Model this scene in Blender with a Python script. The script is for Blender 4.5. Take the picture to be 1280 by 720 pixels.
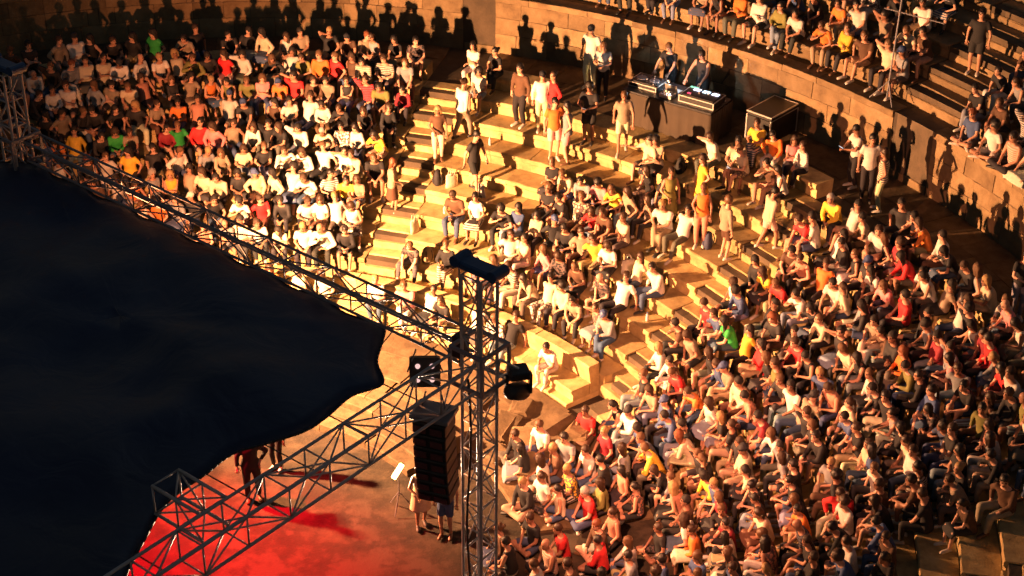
import bpy, bmesh, math, random
import numpy as np
from mathutils import Vector, Matrix
random.seed(7); RNG = np.random.RandomState(7)
for o in list(bpy.data.objects): bpy.data.objects.remove(o)
scn = bpy.context.scene
COL = scn.collection
R = math.radians
# ------------------------------------------------------------------ camera
CAMD, CAMH, YAW, PITCH, ROLL, FPX = 26.34412, 18.6912 + 3.4, 0.24768, 0.54308, 0.00992, 2146.17754
cam = bpy.data.cameras.new('camera'); camo = bpy.data.objects.new('camera', cam); COL.objects.link(camo)
camo.location = (0, -CAMD, CAMH)
camo.rotation_mode = 'QUATERNION'
camo.rotation_quaternion = (Matrix.Rotation(-YAW, 3, 'Z') @ Matrix.Rotation(math.pi/2 - PITCH, 3, 'X') @ Matrix.Rotation(ROLL, 3, 'Z')).to_quaternion()
cam.sensor_width = 36; cam.lens = FPX/1280*36; cam.clip_end = 900; cam.clip_start = .3
scn.camera = camo
# ------------------------------------------------------------------ sky, moonlight, exposure
w = bpy.data.worlds.new('World'); scn.world = w; w.use_nodes = True
nt = w.node_tree; bg = nt.nodes['Background']
sky = nt.nodes.new('ShaderNodeTexSky'); sky.sky_type = 'NISHITA'; sky.sun_disc = False
sky.sun_elevation = R(-.6); sky.sun_rotation = R(200); sky.altitude = 50
nt.links.new(sky.outputs[0], bg.inputs[0]); bg.inputs[1].default_value = 0.14
sl = bpy.data.lights.new('moon', 'SUN'); sl.energy = 0.012; sl.color = (.6, .75, 1); sl.angle = R(.5)
so = bpy.data.objects.new('moon', sl); COL.objects.link(so); so.rotation_euler = (R(40), 0, R(150))
def stage_spot(name, loc, target, energy, color, size, blend, radius=.12):
    l = bpy.data.lights.new(name, 'SPOT'); l.energy = energy; l.color = color; l.spot_size = R(size); l.spot_blend = blend; l.shadow_soft_size = radius
    o = bpy.data.objects.new(name, l); COL.objects.link(o); o.location = loc
    o.rotation_euler = (Vector(target)-Vector(loc)).to_track_quat('-Z', 'Y').to_euler()
    return o
KEY = (-1.50, 5.05, 4.85)          # floodlight on the side of the far tower
KAIM = (9.2, 7.2, 2.3)
stage_spot('stage_floodlight', KEY, KAIM, 40000, (1, .475, .205), 122, 1.0, .10)
stage_spot('amber_fill', (KEY[0]-.05, KEY[1]-.05, KEY[2]-.35), KAIM, 10000, (1, .34, .13), 172, .8, .10)  # added wide amber fill to warm the dim areas, no lamp of its own
FILL = (4.55, -2.85, 6.05)       # four-lens blinder under the long truss
BAIM = (7.6, 11.6, 2.2)
stage_spot('blinder_light', FILL, BAIM, 70000, (1, .55, .23), 46, 1.0, .09)
stage_spot('moving_head_light', (5.95, -3.75, 6.15), (10.6, .7, 1.4), 5600, (1, .34, .17), 82, 1.0, .07)
stage_spot('red_wash_light', (-.6, 3.2, 5.9), (1.1, .3, 0), 24000, (1, .001, .014), 62, 1.0, .08)
scn.cycles.max_bounces = 4; scn.cycles.diffuse_bounces = 1
scn.view_settings.view_transform = 'Standard'; scn.view_settings.look = 'None'
scn.view_settings.exposure = 0.18; scn.view_settings.gamma = 1; scn.view_settings.use_curve_mapping = False
# ------------------------------------------------------------------ helpers
def tag(o, label=None, cat=None, group=None, kind=None):
    if label: o['label'] = label
    if cat: o['category'] = cat
    if group: o['group'] = group
    if kind: o['kind'] = kind
    return o
def empty(name, loc=(0, 0, 0), rz=0):
    o = bpy.data.objects.new(name, None); COL.objects.link(o); o.location = loc; o.rotation_euler = (0, 0, rz); o.empty_display_size = .1
    return o
def link(name, me, mat=None, parent=None, loc=None):
    o = bpy.data.objects.new(name, me); COL.objects.link(o)
    if mat and not me.materials: me.materials.append(mat)
    if parent: o.parent = parent
    if loc is not None: o.location = loc
    return o
class MB:
    def __init__(s): s.v = []; s.f = []
    def add(s, v, f):
        n = len(s.v); s.v += [tuple(p) for p in v]; s.f += [tuple(i+n for i in q) for q in f]; return s
    def box(s, c, sz, M=None, ch=0):
        x, y, z = sz[0]/2, sz[1]/2, sz[2]/2
        if ch <= 0:
            v = [Vector((a*x, b*y, d*z)) for d in (-1, 1) for a, b in ((-1, -1), (1, -1), (1, 1), (-1, 1))]
            f = [(3, 2, 1, 0), (4, 5, 6, 7), (0, 1, 5, 4), (1, 2, 6, 5), (2, 3, 7, 6), (3, 0, 4, 7)]
        else:
            v = []; k = ch
            for d, e in ((-z, k), (-z+k, 0), (z-k, 0), (z, k)):
                X, Y = x-e, y-e
                v += [Vector(p+(d,)) for p in ((-X+k, -Y), (X-k, -Y), (X, -Y+k), (X, Y-k), (X-k, Y), (-X+k, Y), (-X, Y-k), (-X, -Y+k))]
            f = [tuple(range(7, -1, -1)), tuple(range(24, 32))]
            for l in range(3):
                for i in range(8): f.append((l*8+i, l*8+(i+1) % 8, l*8+8+(i+1) % 8, l*8+8+i))
        if M is not None: v = [M @ p for p in v]
        return s.add([p+Vector(c) for p in v], f)
    def tube(s, a, b, r0, r1=None, n=8, cap=True):
        a, b = Vector(a), Vector(b); r1 = r0 if r1 is None else r1
        d = (b-a).normalized(); u = d.orthogonal().normalized(); t = d.cross(u)
        v = []
        for p, r in ((a, r0), (b, r1)):
            v += [p+(u*math.cos(2*math.pi*i/n)+t*math.sin(2*math.pi*i/n))*r for i in range(n)]
        f = [(i, (i+1) % n, n+(i+1) % n, n+i) for i in range(n)]
        if cap: f += [tuple(range(n-1, -1, -1)), tuple(range(n, 2*n))]
        return s.add(v, f)
    def loft(s, rings, cap=True):
        n = len(rings[0]); v = [p for r in rings for p in r]; f = []
        for l in range(len(rings)-1):
            for i in range(n): f.append((l*n+i, l*n+(i+1) % n, (l+1)*n+(i+1) % n, (l+1)*n+i))
        if cap: f += [tuple(range(n-1, -1, -1)), tuple(range((len(rings)-1)*n, len(rings)*n))]
        return s.add(v, f)
    def mesh(s, name, smooth=False):
        me = bpy.data.meshes.new(name); me.from_pydata([tuple(p) for p in s.v], [], s.f); me.update()
        if smooth: me.polygons.foreach_set('use_smooth', [True]*len(me.polygons))
        return me
    def obj(s, name, mat, parent=None, smooth=False, loc=None):
        return link(name, s.mesh(name, smooth), mat, parent, loc)
def ellring(c, u, v, a, b, n=12):
    c = Vector(c)
    return [c+u*(a*math.cos(2*math.pi*i/n))+v*(b*math.sin(2*math.pi*i/n)) for i in range(n)]
# ------------------------------------------------------------------ materials
def newmat(name):
    m = bpy.data.materials.new(name); m.use_nodes = True; N = m.node_tree.nodes
    return m, N, m.node_tree.links, N['Principled BSDF']
def plain(name, col, rough=.6, metal=0, noise=.25, scale=8, bump=.15, emit=None, es=0):
    m, N, L, b = newmat(name)
    tc = N.new('ShaderNodeTexCoord'); nz = N.new('ShaderNodeTexNoise'); nz.inputs['Scale'].default_value = scale; nz.inputs['Detail'].default_value = 5
    L.new(tc.outputs['Object'], nz.inputs['Vector'])
    mx = N.new('ShaderNodeMix'); mx.data_type = 'RGBA'
    mx.inputs[6].default_value = tuple(c*(1-noise) for c in col)+(1,); mx.inputs[7].default_value = tuple(min(1, c*(1+noise)) for c in col)+(1,)
    L.new(nz.outputs[0], mx.inputs[0]); L.new(mx.outputs[2], b.inputs['Base Color'])
    b.inputs['Roughness'].default_value = rough; b.inputs['Metallic'].default_value = metal
    if bump:
        bp = N.new('ShaderNodeBump'); bp.inputs['Strength'].default_value = bump; bp.inputs['Distance'].default_value = .02
        L.new(nz.outputs[0], bp.inputs['Height']); L.new(bp.outputs[0], b.inputs['Normal'])
    if emit:
        b.inputs['Emission Color'].default_value = tuple(emit)+(1,); b.inputs['Emission Strength'].default_value = es
    return m
def stone(name, c0, c1, c2, bump=.5, scale=3.0):
    m, N, L, b = newmat(name)
    oi = N.new('ShaderNodeObjectInfo'); tc = N.new('ShaderNodeTexCoord')
    off = N.new('ShaderNodeVectorMath'); off.operation = 'ADD'
    L.new(tc.outputs['Object'], off.inputs[0])
    mul = N.new('ShaderNodeVectorMath'); mul.operation = 'SCALE'; mul.inputs[0].default_value = (37, 91, 53); L.new(oi.outputs['Random'], mul.inputs['Scale']); L.new(mul.outputs[0], off.inputs[1])
    n1 = N.new('ShaderNodeTexNoise'); n1.inputs['Scale'].default_value = scale; n1.inputs['Detail'].default_value = 8; n1.inputs['Roughness'].default_value = .65; L.new(off.outputs[0], n1.inputs['Vector'])
    n2 = N.new('ShaderNodeTexNoise'); n2.inputs['Scale'].default_value = scale*9; n2.inputs['Detail'].default_value = 6; L.new(off.outputs[0], n2.inputs['Vector'])
    cr = N.new('ShaderNodeValToRGB'); L.new(n1.outputs[0], cr.inputs[0])
    e = cr.color_ramp.elements; e[0].position = .3; e[0].color = c0+(1,); e[1].position = .72; e[1].color = c2+(1,)
    k = cr.color_ramp.elements.new(.5); k.color = c1+(1,)
    hv = N.new('ShaderNodeHueSaturation'); L.new(cr.outputs[0], hv.inputs['Color'])
    mr = N.new('ShaderNodeMapRange'); mr.inputs['To Min'].default_value = .68; mr.inputs['To Max'].default_value = 1.18; L.new(oi.outputs['Random'], mr.inputs[0]); L.new(mr.outputs[0], hv.inputs['Value'])
    # pits and lichen specks
    vo = N.new('ShaderNodeTexVoronoi'); vo.inputs['Scale'].default_value = scale*6; L.new(off.outputs[0], vo.inputs['Vector'])
    pr = N.new('ShaderNodeMapRange'); pr.inputs['From Min'].default_value = .05; pr.inputs['From Max'].default_value = .25; pr.inputs['To Min'].default_value = .72; L.new(vo.outputs['Distance'], pr.inputs[0])
    mx = N.new('ShaderNodeMix'); mx.data_type = 'RGBA'; mx.blend_type = 'MULTIPLY'; mx.inputs[0].default_value = .6
    L.new(hv.outputs[0], mx.inputs[6]); L.new(pr.outputs[0], mx.inputs[7]); L.new(mx.outputs[2], b.inputs['Base Color'])
    b.inputs['Roughness'].default_value = .88
    ad = N.new('ShaderNodeMath'); ad.operation = 'MULTIPLY_ADD'; ad.inputs[1].default_value = .35; L.new(n2.outputs[0], ad.inputs[0]); L.new(n1.outputs[0], ad.inputs[2])
    bp = N.new('ShaderNodeBump'); bp.inputs['Strength'].default_value = bump; bp.inputs['Distance'].default_value = .03; L.new(ad.outputs[0], bp.inputs['Height']); L.new(bp.outputs[0], b.inputs['Normal'])
    return m
def tinted(name, rough, src='object', var=.18, scale=14, sub=0):
    m, N, L, b = newmat(name)
    if src == 'object':
        oi = N.new('ShaderNodeObjectInfo'); c = oi.outputs['Color']
    else:
        at = N.new('ShaderNodeAttribute'); at.attribute_name = 'Col'; c = at.outputs['Color']
    tc = N.new('ShaderNodeTexCoord'); nz = N.new('ShaderNodeTexNoise'); nz.inputs['Scale'].default_value = scale; nz.inputs['Detail'].default_value = 4; L.new(tc.outputs['Object'], nz.inputs['Vector'])
    mr = N.new('ShaderNodeMapRange'); mr.inputs['To Min'].default_value = 1-var*1.6; mr.inputs['To Max'].default_value = 1+var; L.new(nz.outputs[0], mr.inputs[0])
    mx = N.new('ShaderNodeMix'); mx.data_type = 'RGBA'; mx.blend_type = 'MULTIPLY'; mx.inputs[0].default_value = 1
    L.new(c, mx.inputs[6]); L.new(mr.outputs[0], mx.inputs[7]); L.new(mx.outputs[2], b.inputs['Base Color'])
    b.inputs['Roughness'].default_value = rough
    bp = N.new('ShaderNodeBump'); bp.inputs['Strength'].default_value = .3; bp.inputs['Distance'].default_value = .015; L.new(nz.outputs[0], bp.inputs['Height']); L.new(bp.outputs[0], b.inputs['Normal'])
    return m
M = {}
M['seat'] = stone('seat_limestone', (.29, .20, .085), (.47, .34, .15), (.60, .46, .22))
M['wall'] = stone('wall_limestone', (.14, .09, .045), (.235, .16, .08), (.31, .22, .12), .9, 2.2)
M['pave'] = stone('paving_stone', (.065, .04, .018), (.125, .082, .04), (.19, .13, .07), .9, 2.5)
M['earth'] = stone('earth', (.05, .038, .025), (.09, .065, .04), (.13, .095, .06), .9, 1.5)
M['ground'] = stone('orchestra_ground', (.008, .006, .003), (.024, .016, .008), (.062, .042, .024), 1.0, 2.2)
M['skin'] = tinted('skin', .55, var=.08, scale=20)
M['cloth'] = tinted('cloth', .85)
def prints(m):
    N = m.node_tree.nodes; L = m.node_tree.links; b = N['Principled BSDF']; src = b.inputs['Base Color'].links[0].from_socket
    oi = N.new('ShaderNodeObjectInfo'); tc = N.new('ShaderNodeTexCoord')
    wv = N.new('ShaderNodeTexWave'); wv.bands_direction = 'Z'; wv.inputs['Scale'].default_value = 6; wv.inputs['Distortion'].default_value = 1.0; L.new(tc.outputs['Object'], wv.inputs['Vector'])
    vo = N.new('ShaderNodeTexVoronoi'); vo.inputs['Scale'].default_value = 16; L.new(tc.outputs['Object'], vo.inputs['Vector'])
    def gate(lo, hi):
        a = N.new('ShaderNodeMath'); a.operation = 'GREATER_THAN'; a.inputs[1].default_value = lo; L.new(oi.outputs['Random'], a.inputs[0])
        c = N.new('ShaderNodeMath'); c.operation = 'LESS_THAN'; c.inputs[1].default_value = hi; L.new(oi.outputs['Random'], c.inputs[0])
        d = N.new('ShaderNodeMath'); d.operation = 'MULTIPLY'; L.new(a.outputs[0], d.inputs[0]); L.new(c.outputs[0], d.inputs[1]); return d
    def layer(src, fac, gt, col):
        th = N.new('ShaderNodeMath'); th.operation = 'GREATER_THAN'; th.inputs[1].default_value = .5; L.new(fac, th.inputs[0])
        k = N.new('ShaderNodeMath'); k.operation = 'MULTIPLY'; L.new(th.outputs[0], k.inputs[0]); L.new(gt.outputs[0], k.inputs[1])
        mx = N.new('ShaderNodeMix'); mx.data_type = 'RGBA'; L.new(k.outputs[0], mx.inputs[0]); L.new(src, mx.inputs[6]); mx.inputs[7].default_value = col; return mx.outputs[2]
    o = layer(src, wv.outputs[0], gate(.88, .92), (.5, .46, .4, 1)); o = layer(o, vo.outputs['Distance'], gate(.92, .97), (.10, .07, .07, 1)); o = layer(o, wv.outputs[0], gate(.97, 1.01), (.06, .06, .09, 1))
    L.new(o, b.inputs['Base Color'])
prints(M['cloth'])
M['hair'] = tinted('hair', .5, var=.3, scale=60)
M['shoe'] = tinted('shoe', .5)
M['feature'] = plain('face_features', (.05, .02, .015), .5, bump=0)
M['crowd'] = tinted('crowd_cloth_and_skin', .75, src='attr')
M['alu'] = plain('truss_aluminium', (.44, .42, .43), .4, .2, .2, 20, .05)
M['steel'] = plain('dark_steel', (.20, .20, .23), .42, .2, .2, 20, .05)
M['black'] = plain('black_plastic', (.018, .018, .02), .5, 0, .3, 12, .1)
M['bluecap'] = plain('dark_blue_paint', (.03, .07, .17), .4, .1, .25, 12, .1)
M['tarp'] = plain('roof_tarpaulin', (.010, .022, .065), .45, 0, .7, .35, .35)
M['skirtcloth'] = plain('black_table_skirt', (.045, .032, .02), .8, 0, .35, 3, .5)
M['case'] = plain('flight_case_black', (.009, .009, .010), .45, 0, .3, 15, .1)
M['trim'] = plain('aluminium_trim', (.6, .58, .56), .35, .7, .1, 30, .03)
M['screen'] = plain('lit_screen', (.2, .3, .35), .3, emit=(.55, .85, 1), es=3, bump=0)
M['screen2'] = plain('lit_display', (.2, .2, .3), .3, emit=(.7, .75, 1), es=2.6, bump=0)
M['green'] = plain('green_led', (.1, .3, .2), .3, emit=(.3, 1, .65), es=1.0, bump=0)
M['led'] = plain('red_led', (.3, .02, .05), .3, emit=(1, .08, .2), es=.9, bump=0)
M['lamp'] = plain('lit_lamp_glass', (.9, .8, .6), .3, emit=(1, .52, .16), es=11, bump=0)
M['lens'] = plain('lamp_lens', (.7, .6, .6), .15, emit=(1, .6, .55), es=.9, bump=0)
M['phone'] = plain('phone_screen', (.3, .3, .35), .2, emit=(.85, .92, 1), es=1.3, bump=0)
M['white'] = plain('white_canvas', (.40, .37, .32), .85, 0, .15, 10, .3)
M['grille'] = plain('speaker_grille', (.10, .035, .04), .6, .2, .4, 60, .4)
M['bottle'] = plain('water_bottle', (.45, .5, .55), .15, 0, .1, 10, .05)
def tarp_relief():
    m = M['tarp']; N = m.node_tree.nodes; L = m.node_tree.links; b = N['Principled BSDF']
    tc = N.new('ShaderNodeTexCoord'); mp = N.new('ShaderNodeMapping'); mp.inputs['Rotation'].default_value = (0, 0, R(-127)); L.new(tc.outputs['Object'], mp.inputs[0])
    w1 = N.new('ShaderNodeTexWave'); w1.inputs['Scale'].default_value = .42; w1.inputs['Distortion'].default_value = .15; w1.wave_profile = 'SAW'; L.new(mp.outputs[0], w1.inputs['Vector'])
    w2 = N.new('ShaderNodeTexNoise'); w2.inputs['Scale'].default_value = 1.4; w2.inputs['Detail'].default_value = 3; w2.inputs['Distortion'].default_value = 1.5; L.new(mp.outputs[0], w2.inputs['Vector'])
    ad = N.new('ShaderNodeMath'); ad.operation = 'MULTIPLY_ADD'; ad.inputs[1].default_value = 2.0; L.new(w2.outputs[0], ad.inputs[0]); L.new(w1.outputs[0], ad.inputs[2])
    bp = N.new('ShaderNodeBump'); bp.inputs['Strength'].default_value = .22; bp.inputs['Distance'].default_value = .06; L.new(ad.outputs[0], bp.inputs['Height']); L.new(bp.outputs[0], b.inputs['Normal'])
tarp_relief()
# ------------------------------------------------------------------ theatre geometry (orchestra level z = 0)
RA, D, H, ZA = 15.82647, .65917, .35504, 3.4
def rk(k): return RA-k*D
def zk(k): return ZA-k*H
RW, ZW = 18.795, 5.03
RU, ZU = 19.4, ZW+.37
def cyl(r, t, z): t = R(t); return Vector((r*math.cos(t), r*math.sin(t), z))
A1 = (57.0, 61.2); A2 = (18.3, 22.3); A3 = (-27.8, -25.0)
UST = (17.3, 21.2)   # stairway gap through the retaining wall
def arc_solid(prof, t0, t1, seg=3, jit=0):
    """closed profile of (r,z) swept from t0 to t1; returns mesh data about its own centre"""
    n = len(prof); v = []; c = cyl(sum(p[0] for p in prof)/n, (t0+t1)/2, sum(p[1] for p in prof)/n)
    for i in range(seg+1):
        t = t0+(t1-t0)*i/seg
        for r, z in prof: v.append(cyl(r+random.uniform(-jit, jit), t, z+random.uniform(-jit, jit)*.6)-c)
    f = []
    for i in range(seg):
        for j in range(n): f.append((i*n+j, (i+1)*n+j, (i+1)*n+(j+1) % n, i*n+(j+1) % n))
    f.append(tuple(range(n))); f.append(tuple(range((seg+1)*n-1, seg*n-1, -1)))
    return v, f, c
def arc_block(name, prof, t0, t1, mat, parent, seg=3):
    v, f, c = arc_solid(prof, t0, t1, seg+2, .010); me = bpy.data.meshes.new(name); me.from_pydata([tuple(p) for p in v], [], f); me.update()
    me.materials.append(mat); o = link(name, me, None, parent, c)
    o.rotation_euler = (random.uniform(-.004, .004), random.uniform(-.004, .004), random.uniform(-.002, .002))
    return o
def seat_prof(k, rb=None):
    a = rk(k)+random.uniform(-.010, .010); z = zk(k)+random.uniform(-.007, .007); b = (rk(k-1) if rb is None else rb)+.03; zb = zk(k+1)-.03
    return [(a+.018, z), (a, z-.018), (a, z-.105), (a+.05, z-.15), (a+.05, zb), (b, zb), (b, z)]
def split(t0, t1, r, lo=.9, hi=1.7):
    out = []; t = t0
    while t < t1-1e-6:
        s = math.degrees(random.uniform(lo, hi)/r); e = t+s
        if t1-e < math.degrees(.5/r): e = t1
        out.append((t, min(e, t1))); t = e
    return out
GAP = .006
# ground
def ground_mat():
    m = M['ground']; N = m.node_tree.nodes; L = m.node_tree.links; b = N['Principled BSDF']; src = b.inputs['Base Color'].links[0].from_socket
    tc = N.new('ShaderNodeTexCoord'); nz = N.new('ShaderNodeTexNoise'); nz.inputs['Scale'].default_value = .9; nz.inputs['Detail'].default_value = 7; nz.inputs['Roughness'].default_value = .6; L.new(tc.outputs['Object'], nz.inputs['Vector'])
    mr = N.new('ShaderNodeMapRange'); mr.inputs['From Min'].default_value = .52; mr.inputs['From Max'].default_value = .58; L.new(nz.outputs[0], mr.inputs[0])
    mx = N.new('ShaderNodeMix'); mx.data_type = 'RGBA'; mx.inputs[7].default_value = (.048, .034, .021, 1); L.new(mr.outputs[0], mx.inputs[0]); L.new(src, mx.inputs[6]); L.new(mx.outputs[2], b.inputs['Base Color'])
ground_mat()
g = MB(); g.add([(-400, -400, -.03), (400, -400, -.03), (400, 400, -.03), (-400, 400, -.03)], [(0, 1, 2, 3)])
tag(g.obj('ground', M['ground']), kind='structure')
# earth core under the stonework
def core(t0, t1, k_last, name):
    pr = [(rk(k_last)+.06, -.2)]
    for k in range(k_last, -1, -1):
        pr += [(rk(k)+.075, zk(k+1)-.035), (rk(k)+.075, zk(k)-.03)]
    pr += [(RW+.03, zk(0)-.03), (RW+.03, ZW-.03), (RU+.07, ZW-.03)]
    for j in range(7): pr += [(RU+j*D+.07, ZU+j*H-.03), (RU+(j+1)*D+.07, ZU+j*H-.03)]
    pr += [(40, ZU+6*H+3), (60, 12), (80, -.3)]
    v = []; seg = max(2, int((t1-t0)/2)); n = len(pr)
    for i in range(seg+1): v += [cyl(r, t0+(t1-t0)*i/seg, z) for r, z in pr]
    f = [(i*n+j, i*n+j+1, (i+1)*n+j+1, (i+1)*n+j) for i in range(seg) for j in range(n-1)]
    f += [tuple(range(n-1, -1, -1)), tuple(range(seg*n, seg*n+n))]
    return tag(MB().add(v, f).obj(name, M['earth']), kind='structure')
core(20.9, 122, 7, 'hillside'); core(-42, 20.9, 9, 'hillside')
# banks of seats
def bank(t0, t1, rows, label):
    e = empty('seating_bank', cyl(rk(7), (t0+t1)/2, 0)); tag(e, label, 'stone seating')
    bpy.context.view_layer.update()
    P = []
    for k in rows:
        for a, b in split(t0, t1, rk(k)):
            gd = math.degrees(GAP/rk(k)); P.append(arc_block('stone_block', seat_prof(k), a+gd/2, b-gd/2, M['seat'], None))
    for o in P: o.parent = e; o.matrix_parent_inverse = Matrix.Translation(-e.location)
    return e
bank(A1[1], 120, range(0, 8), 'curved bank of limestone seat rows behind the long roof truss')
bank(A2[1], A1[0], range(1, 8), 'curved bank of limestone seat rows below the DJ table')
bank(A3[1], A2[0], range(0, 10), 'curved bank of limestone seat rows packed with people beyond the lower stairs')
bank(-40, A3[0], range(0, 10), 'empty curved limestone seat rows past the last stairs')
def top_bench(t0, t1, label):
    e = empty('top_bench', cyl(rk(-1), (t0+t1)/2, zk(0))); tag(e, label, 'stone bench', 'stone benches along the walkway')
    for a, b in split(t0, t1, rk(-1)):
        gd = math.degrees(GAP/rk(-1)); o = arc_block('stone_block', seat_prof(-1, rk(-1)+.52), a+gd/2, b-gd/2, M['seat'], None)
        o.parent = e; o.matrix_parent_inverse = Matrix.Translation(-e.location)
top_bench(A1[1], 112, 'stone top bench above the seats behind the long truss')
top_bench(50.0, 57.6, 'short stone top bench beside the narrow steep stairs in the wall')
top_bench(-24.5, 12.5, 'stone top bench above the seats beyond the lower stairs')
top_bench(21.2, 30.6, 'short stone top bench beside the black flight case')
# row 0 of the middle bank: walkway edge blocks
e = empty('walkway_edge', cyl(rk(0), 40, zk(1))); tag(e, 'row of kerb blocks edging the walkway below the DJ table', 'stone kerb')
for a, b in split(A2[1], A1[0], rk(0)):
    o = arc_block('stone_block', seat_prof(0, rk(-1)+.0), a+.01, b-.01, M['seat'], None); o.parent = e; o.matrix_parent_inverse = Matrix.Translation(-e.location)
# walkway paving
wk = empty('walkway', cyl(17.7, 40, zk(0))); tag(wk, kind='structure')
for t0, t1, r0 in ((A1[1], 112, rk(-1)+.56), (A2[1], A1[0], rk(-1)+.04), (-40, A2[1], rk(-1)+.56)):
    rr = [r0, r0+(RW-r0)/2, RW]
    for i in range(2):
        for a, b in split(t0, t1, rr[i], .8, 1.4):
            z = zk(0)+random.uniform(-.012, .004)
            o = arc_block('paving_slab', [(rr[i]+.006, z), (rr[i]+.006, z-.06), (rr[i+1]-.006, z-.06), (rr[i+1]-.006, z)], a+.02, b-.02, M['pave'], None, 2); o.parent = wk; o.matrix_parent_inverse = Matrix.Translation(-wk.location)
# stairs
def stairs(tt, k0, k1, label):
    e = empty('stairway', cyl(rk(k1), sum(tt)/2, zk(k1+1))); tag(e, label, 'stone stairs', 'stone stairways between the banks')
    for k in range(k0, k1+1):
        for m in (0, 1):
            a = rk(k)-.03+m*D/2+random.uniform(-.012, .012); b = rk(k)-.03+(m+1)*D/2+.03; z = zk(k+1)+(m+1)*H/2+random.uniform(-.006, .006)
            o = arc_block('step', [(a+.02, z), (a, z-.02), (a, z-H/2-.1), (b, z-H/2-.1), (b, z)], tt[0]+.06+random.uniform(0, .06), tt[1]-.06-random.uniform(0, .06), M['seat'], None, 2)
            o.parent = e; o.matrix_parent_inverse = Matrix.Translation(-e.location)
stairs(A1, 0, 7, 'brightly lit stone stairs between the truss-side bank and middle bank')
stairs(A2, 0, 8, 'stone stairs between the middle bank and the packed bank, reaching the ground')
stairs(A3, 0, 8, 'stone stairs at the far end of the packed bank')
# lower walkway behind the front bench
RB = 10.30
lw = empty('front_walkway', cyl(10.9, 40, zk(8))); tag(lw, kind='structure')
for t0, t1 in ((A2[1], A1[0]), (A1[0], 112)):
    for a, b in split(t0, t1, 10.9, .9, 1.5):
        z = zk(8)+random.uniform(-.008, .004)
        o = arc_block('paving_slab', [(RB+.33, z), (RB+.33, -.1), (rk(7)+.03, -.1), (rk(7)+.03, z)], a+.02, b-.02, M['seat'], None, 2); o.parent = lw; o.matrix_parent_inverse = Matrix.Translation(-lw.location)
# front bench of honour with high backrest
fb = empty('front_bench', cyl(RB, 45, 0)); tag(fb, 'long stone front bench with high backrest edging the orchestra', 'stone bench')
for a, b in split(23.2, 112, RB, 1.3, 1.9):
    zt = .86+random.uniform(-.008, .008)
    for nm, pr in (('backrest', [(RB+.03, zt), (RB, zt-.03), (RB+.06, .42), (RB+.06, .10), (RB+.32, .10), (RB+.32, zt)]),
                   ('seat', [(RB-.46, .40), (RB-.48, .38), (RB-.48, .31), (RB-.43, .26), (RB-.43, .10), (RB+.05, .10), (RB+.05, .40)]),
                   ('plinth', [(RB-.60, .095), (RB-.62, .07), (RB-.62, -.05), (RB+.32, -.05), (RB+.32, .095)])):
        o = arc_block(nm, pr, a+.02, b-.02, M['seat'], None); o.parent = fb; o.matrix_parent_inverse = Matrix.Translation(-fb.location)
# low end blocks by the lower stairs
# retaining wall above the walkway
def wall(t0, t1, label):
    e = empty('retaining_wall', cyl(RW, (t0+t1)/2, zk(0))); tag(e, label, 'stone wall', 'curved retaining walls above the walkway')
    zz = [zk(0)-.05, 3.95, 4.42, 4.86, ZW]
    for i in range(4):
        cap = i == 3
        for a, b in split(t0, t1, RW, .7 if not cap else 1.0, 1.35 if not cap else 1.8):
            f = RW+random.uniform(0, .022)-(.035 if cap else 0)
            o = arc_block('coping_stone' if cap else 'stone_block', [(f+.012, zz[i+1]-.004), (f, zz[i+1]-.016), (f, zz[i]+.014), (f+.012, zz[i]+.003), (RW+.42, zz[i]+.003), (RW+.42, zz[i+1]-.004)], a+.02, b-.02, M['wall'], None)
            o.parent = e; o.matrix_parent_inverse = Matrix.Translation(-e.location)
    return e
wall(UST[1], 57.4, 'curved stone retaining wall behind the DJ table')
wall(60.2, 112, 'curved stone retaining wall behind the bank under the long truss')
wall(-40, UST[0], 'curved stone retaining wall beyond the dark stair gap')
def upper_stairs(tt, label):
    e = empty('stairway', cyl(RW, sum(tt)/2, zk(0))); tag(e, label, 'stone stairs', 'stone stairways between the banks')
    n = 9
    for i in range(n):
        a = RW-.02+i*.28; z = zk(0)+(i+1)*(ZW-zk(0))/n
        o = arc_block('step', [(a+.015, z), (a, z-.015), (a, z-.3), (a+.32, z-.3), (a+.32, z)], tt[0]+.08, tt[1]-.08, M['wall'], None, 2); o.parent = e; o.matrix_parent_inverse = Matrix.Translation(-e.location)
upper_stairs(UST, 'dark stone stairs through the gap in the retaining wall')
upper_stairs((57.45, 60.15), 'narrow steep stone stairs in the retaining wall above the bright stairway')
# upper tier
def upper_bank(t0, t1, label):
    e = empty('upper_seating', cyl(RU, (t0+t1)/2, ZW)); tag(e, label, 'stone seating')
    for j in range(6):
        a0 = RU+j*D; z = ZU+j*H
        for a, b in split(t0, t1, a0, 1.0, 1.8):
            r = a0+random.uniform(-.01, .01); zz = z+random.uniform(-.006, .006)
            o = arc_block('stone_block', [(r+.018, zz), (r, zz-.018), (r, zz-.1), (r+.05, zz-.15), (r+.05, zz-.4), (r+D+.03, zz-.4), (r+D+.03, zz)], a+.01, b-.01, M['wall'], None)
            o.parent = e; o.matrix_parent_inverse = Matrix.Translation(-e.location)
e = empty('stairway', cyl(RU, 19.2, ZW)); tag(e, 'rough stone stairs climbing the upper tier above the dark gap', 'stone stairs', 'stone stairways between the banks')
for i in range(12):
    a = RU+i*D/2+.03; z = ZW+(i+1)*H/2+.02
    o = arc_block('step', [(a+.02, z), (a, z-.02), (a, z-.3), (a+D/2+.03, z-.3), (a+D/2+.03, z)], 16.65, 21.85, M['wall'], None, 2); o.parent = e; o.matrix_parent_inverse = Matrix.Translation(-e.location)
upper_bank(22.0, 57, 'upper tier of stone seats above the wall behind the DJ table')
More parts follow.
